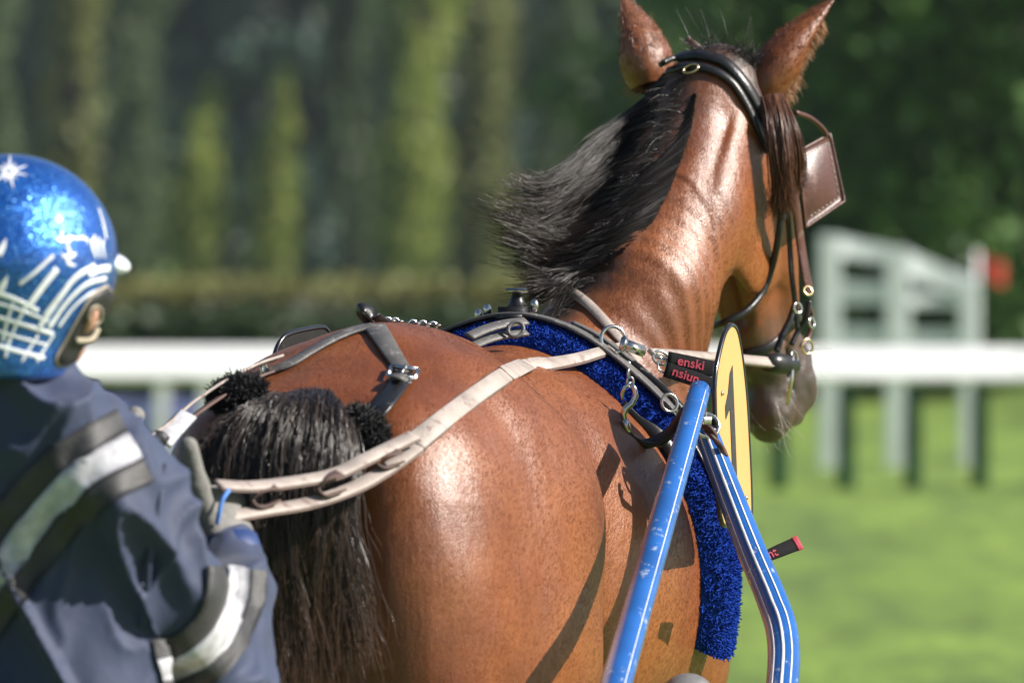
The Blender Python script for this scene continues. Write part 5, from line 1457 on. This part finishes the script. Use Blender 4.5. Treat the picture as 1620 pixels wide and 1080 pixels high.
# trousers, boots
tr_ = [Seg(A3(pelvis + Vector((0, 0, -.03))), A3(pelvis + Vector((0, 0, .0))), (.145, .105), (.14, .10), .04, up=A3(df))]
for hp, kn, ft in ((hipR, knR, ftR), (hipL, knL, ftL)):
    tr_ += [Seg(A3(hp - Vector((0, 0, .03))), A3(kn), .082, .065, .05), Seg(A3(kn), A3(ft), .064, .05, .03)]
V, Q, N_ = solid(tr_, .018, 0); put('trousers', fastmesh('trousers', V, Q, M['trousers']), dr)
for ft, sg in ((ftR, 1), (ftL, -1)):
    t0 = L(.30, .475 * sg, 1.075)
    bt = [Seg(A3(ft - (ft - (knR if sg > 0 else knL)) * .25), A3(ft), .056, .05, .03), Seg(A3(ft + Vector((0, 0, -.02))), A3(t0), (.04, .042), (.036, .030), .03), Ell(A3(t0), (.036, .036, .03), .02)]
    V, Q, N_ = solid(bt, .010, 0); put('boot', fastmesh('boot', V, Q, M['boot']), dr)
# gloves: palm, four curled fingers round the reins, thumb standing up
def hand(base, palm_dir, side, back, sg, thumb_tip):
    """palm_dir: wrist to knuckles; side: towards the thumb; back: out of the back of the hand"""
    b0 = base; kn = base + palm_dir * .075
    pr = [Seg(A3(b0 - palm_dir * .02), A3(b0 + palm_dir * .02), (.024, .030), (.020, .038), .02, up=A3(side)), Seg(A3(b0 + palm_dir * .01), A3(kn), (.018, .040), (.016, .044), .02, up=A3(side))]
    for k in range(4):
        o = side * (.033 - .022 * k); ln = (.042, .047, .044, .034)[k]
        a = kn + o * 1.0; b_ = a + palm_dir * (ln * .45) - back * (ln * .55); c = b_ - back * (ln * .55) - palm_dir * (ln * .55); e = c - palm_dir * (ln * .6) + back * (ln * .15)
        pr += [Seg(A3(a), A3(b_), .0105, .0098, .008), Seg(A3(b_), A3(c), .0098, .0092, .006), Seg(A3(c), A3(e), .0092, .0082, .006)]
    t0 = b0 + palm_dir * .022 + side * .03; t1 = t0.lerp(thumb_tip, .5) + side * .004
    pr += [Seg(A3(t0), A3(t1), .018, .016, .016), Seg(A3(t1), A3(thumb_tip), .016, .0135, .01)]
    V, Q, N_ = solid(pr, .0042, 0)
    g = put('glove', fastmesh('glove', V, Q, M['glove']), dr)
    return g
pd = (pix(340, 765, 9.03) - wrR).normalized()
sdd = Vector((-.75, -.35, .45)); sdd = (sdd - pd * sdd.dot(pd)).normalized(); bk = pd.cross(sdd); bk = bk if bk.y < 0 else -bk
gl = hand(wrR + pd * .012, pd, sdd, bk, 1, pix(298, 706, 8.92))
m_ = MB(); m_.tube([tuple(p) for p in catmull([pix(362, 775, 8.955), pix(352, 790, 8.945), pix(347, 810, 8.94), pix(343, 828, 8.945)], 14)], .0032, 8); m_.build('glove_trim', M['gloveblue'], gl)
pdl = (Vector((.2, 1, .25))).normalized(); sdl = Vector((.4, 0, .9)); sdl = (sdl - pdl * sdl.dot(pdl)).normalized(); bl_ = pdl.cross(sdl); bl_ = bl_ if bl_.x < 0 else -bl_
hand(wrL, pdl, sdl, bl_, -1, wrL + pdl * .06 + sdl * .07)
# helmet
HUP = Vector((.04, .02, 1)).normalized(); HFx = (HF - HUP * HF.dot(HUP)).normalized(); HRx = HFx.cross(HUP); 
HAXES = np.stack([A3(HRx), A3(HFx), A3(HUP)])
hm = [Ell(A3(HC + HUP * .008), (.132, .152, .140), .01, HAXES), Seg(A3(HC - HUP * .01 - HFx * .012), A3(HC - HUP * .108 - HFx * .022), (.125, .138), (.104, .112), .03, up=A3(HFx))]
hm += [Ell(A3(HC + HFx * .15 - HUP * .115), (.082, .125, .125), .015, HAXES, cut=True), Ell(A3(HC - HUP * .235), (.3, .3, .085), .01, HAXES, cut=True)]
V, Q, N_ = solid(hm, .009, 1)
helmet = put('helmet', fastmesh('helmet', V, Q, M['helmet']), dr)
KB = bvh_of(V, Q)
def kcast(px, py, off):
    h_ = KB.ray_cast(CAM, ray(px, py))
    if h_[0] is None:
        y_ = 8.6
        for _ in range(4): a_ = KB.find_nearest(pix(px, py, y_)); y_ = a_[0].y
        n_ = (pix(px, py, y_) - a_[0]).normalized(); return a_[0] + n_ * off, n_
    n_ = h_[1] if h_[1].dot(ray(px, py)) < 0 else -h_[1]
    return h_[0] + n_ * off, n_
def deco(pts, wd, mat='helmetwhite', name='painted_line', th=.0009):
    R_ = [kcast(x, y, .0004) for x, y in catmull([(a, b_, 0) for a, b_ in pts], 9)[:, :2]]; m_ = MB(); ribbon(m_, [r[0] for r in R_], [r[1] for r in R_], wd, th, 30); m_.build(name, M[mat], helmet)
# starburst
for k in range(11):
    a = 2 * math.pi * k / 11 + .2; ln = (30, 18)[k % 2]
    deco([(14 + 4 * math.cos(a), 272 + 3 * math.sin(a)), (14 + ln * .55 * math.cos(a), 272 + ln * .5 * math.sin(a)), (14 + ln * math.cos(a), 272 + ln * .9 * math.sin(a))], [.006, .004, .001], name='star_ray')
# banded scroll work low on the side
for pts, wd in (([(44, 485), (66, 455), (90, 425)], .009), ([(60, 520), (88, 480), (118, 440), (150, 420)], .008), ([(76, 520), (104, 480), (136, 450), (168, 440)], .007), ([(92, 518), (116, 486), (144, 464), (168, 456)], .005),
                ([(-10, 462), (24, 474), (60, 492)], .007), ([(-10, 500), (30, 512), (84, 528)], .006), ([(-10, 545), (30, 556), (70, 566)], .006), ([(20, 480), (10, 510), (4, 540)], .004), ([(60, 530), (46, 552), (34, 572)], .004),
                ([(-10, 478), (30, 490), (76, 508)], .004), ([(-10, 522), (30, 534), (76, 546)], .004), ([(40, 486), (26, 512), (14, 540), (8, 566)], .004), ([(84, 530), (70, 552), (58, 572)], .004), ([(30, 450), (56, 430), (84, 404)], .005), ([(68, 500), (98, 462), (130, 430)], .004),
                ([(140, 434), (158, 426), (174, 424)], .010), ([(156, 330), (163, 352), (168, 378)], .006)):
    deco(pts, wd)
for k in range(7):
    cx, cy = 98 + 10 * (k % 4), 372 + 13 * (k // 2); a0 = k * 1.3
    deco([(cx + 12 * math.cos(a0 + t), cy + 9 * math.sin(a0 + t)) for t in (0, .9, 1.8, 2.7)], [.003, .006, .005, .002], name='scroll')
for k in range(3): deco([(150 + 7 * k, 372 + 4 * k), (146 + 8 * k, 390), (152 + 7 * k, 408)], [.004, .007, .003], name='scroll')
for (x, y) in ((4, 392), (6, 450)): deco([(x - 8, y + 10), (x, y - 2), (x + 5, y - 14)], [.012, .008, .001], name='painted_point')
# peak, ear guard and chin strap
c = kcast(176, 418, 0)[0]
m_ = MB(); pk = HFx
V = []; 
bm = bmesh.new(); bmesh.ops.create_uvsphere(bm, u_segments=18, v_segments=12, radius=1.0)
pc = pix(172, 416, 8.66)
for v in bm.verts:
    V.append(pc + Vector((1, 0, 0)) * (v.co.x * .030) + Vector((0, 1, 0)) * (v.co.y * .05) + Vector((0, 0, 1)) * (v.co.z * .0165 - .18 * (v.co.x * .03)))
put('peak', mesh('peak', V, [tuple(v.index for v in f.verts) for f in bm.faces], M['helmetwhite']), helmet); bm.free()
eg = [(168, 452), (176, 468), (170, 500), (150, 540), (120, 568), (96, 578), (88, 566), (104, 536), (124, 500), (146, 466)]
yg = 8.60
def gp(x, y, dy): return kcast(x, y, .004 - dy)[0]
oc = catmull([(x, y, 0) for x, y in eg + eg[:1]], 50)[:-1]; n = len(oc); cx_, cy_ = oc[:, 0].mean(), oc[:, 1].mean()
V, Vb = [], []
for r_ in (1.0, .97, .75, .5, .25):
    for p in oc:
        c_, n_ = kcast(cx_ + (p[0] - cx_) * r_, cy_ + (p[1] - cy_) * r_, .001 if r_ == 1.0 else .006); V.append(c_); Vb.append(c_ - n_ * (.004 if r_ == 1.0 else .01))
oo = V[:n]
Fc = [(a * n + i, a * n + (i + 1) % n, (a + 1) * n + (i + 1) % n, (a + 1) * n + i) for a in range(4) for i in range(n)] + [tuple(4 * n + i for i in range(n))]
Fc += [tuple(x + 5 * n for x in f[::-1]) for f in Fc] + [(i, 5 * n + i, 5 * n + (i + 1) % n, (i + 1) % n) for i in range(n)]
guard = put('ear_guard', mesh('ear_guard', V + Vb, Fc, M['helmetblack']), helmet)
m_ = MB(); m_.tube([Vector(p) + Vector((0, -.001, 0)) for p in oo], .0022, 6, closed=True); m_.build('piping', M['beige'], guard)
m_ = MB(); kc, kn_ = kcast(143, 494, .009); m_.ring(kc, kn_, .021, .0017, sx=.55, xdir=(.8, 0, .6)); m_.build('ear_hole_piping', M['beige'], guard)
bm = bmesh.new(); bmesh.ops.create_uvsphere(bm, u_segments=12, v_segments=8, radius=1.0); c = kcast(137, 503, .007)[0]
put('ear', mesh('ear', [c + Vector((v.co.x * .009 + v.co.z * .006, v.co.y * .006, v.co.z * .017)) for v in bm.verts], [tuple(v.index for v in f.verts) for f in bm.faces], M['skin']), dr); bm.free()
m_ = MB(); ribbon(m_, [gp(112, 533, -.006), gp(134, 530, -.007), gp(156, 520, -.004)], [Vector((.3, -.9, .1))] * 3, .007, .003, 12); m_.build('guard_strap', M['beige'], guard)
m_ = MB(); m_.tube([tuple(p) for p in catmull([pix(100, 578, 8.61), pix(94, 592, 8.63), pix(84, 602, 8.65)], 8)], .0025, 6); m_.build('chin_strap', M['helmetblack'], guard)
# ================================================================== AIR: the far trees fade a little to blue
m, t, b = newmat('air')
t.nodes.remove(b)
pv = t.nodes.new('ShaderNodeVolumePrincipled'); pv.inputs['Density'].default_value = 0.0002; pv.inputs['Color'].default_value = (0.80, 0.90, 1.0, 1); pv.inputs['Anisotropy'].default_value = 0.2
t.links.new(pv.outputs[0], t.nodes['Material Output'].inputs['Volume'])
mb_ = MB(); bx = [(-1000, -400, -1.5), (1000, -400, -1.5), (1000, 1600, -1.5), (-1000, 1600, -1.5)]
mb_.add(bx + [(x, y, 32) for x, y, z in bx], [(3, 2, 1, 0), (4, 5, 6, 7), (0, 1, 5, 4), (1, 2, 6, 5), (2, 3, 7, 6), (3, 0, 4, 7)])
hz = mb_.build('haze', m, None, False); hz['kind'] = 'stuff'; hz['label'] = 'thin bluish summer haze over the racecourse'
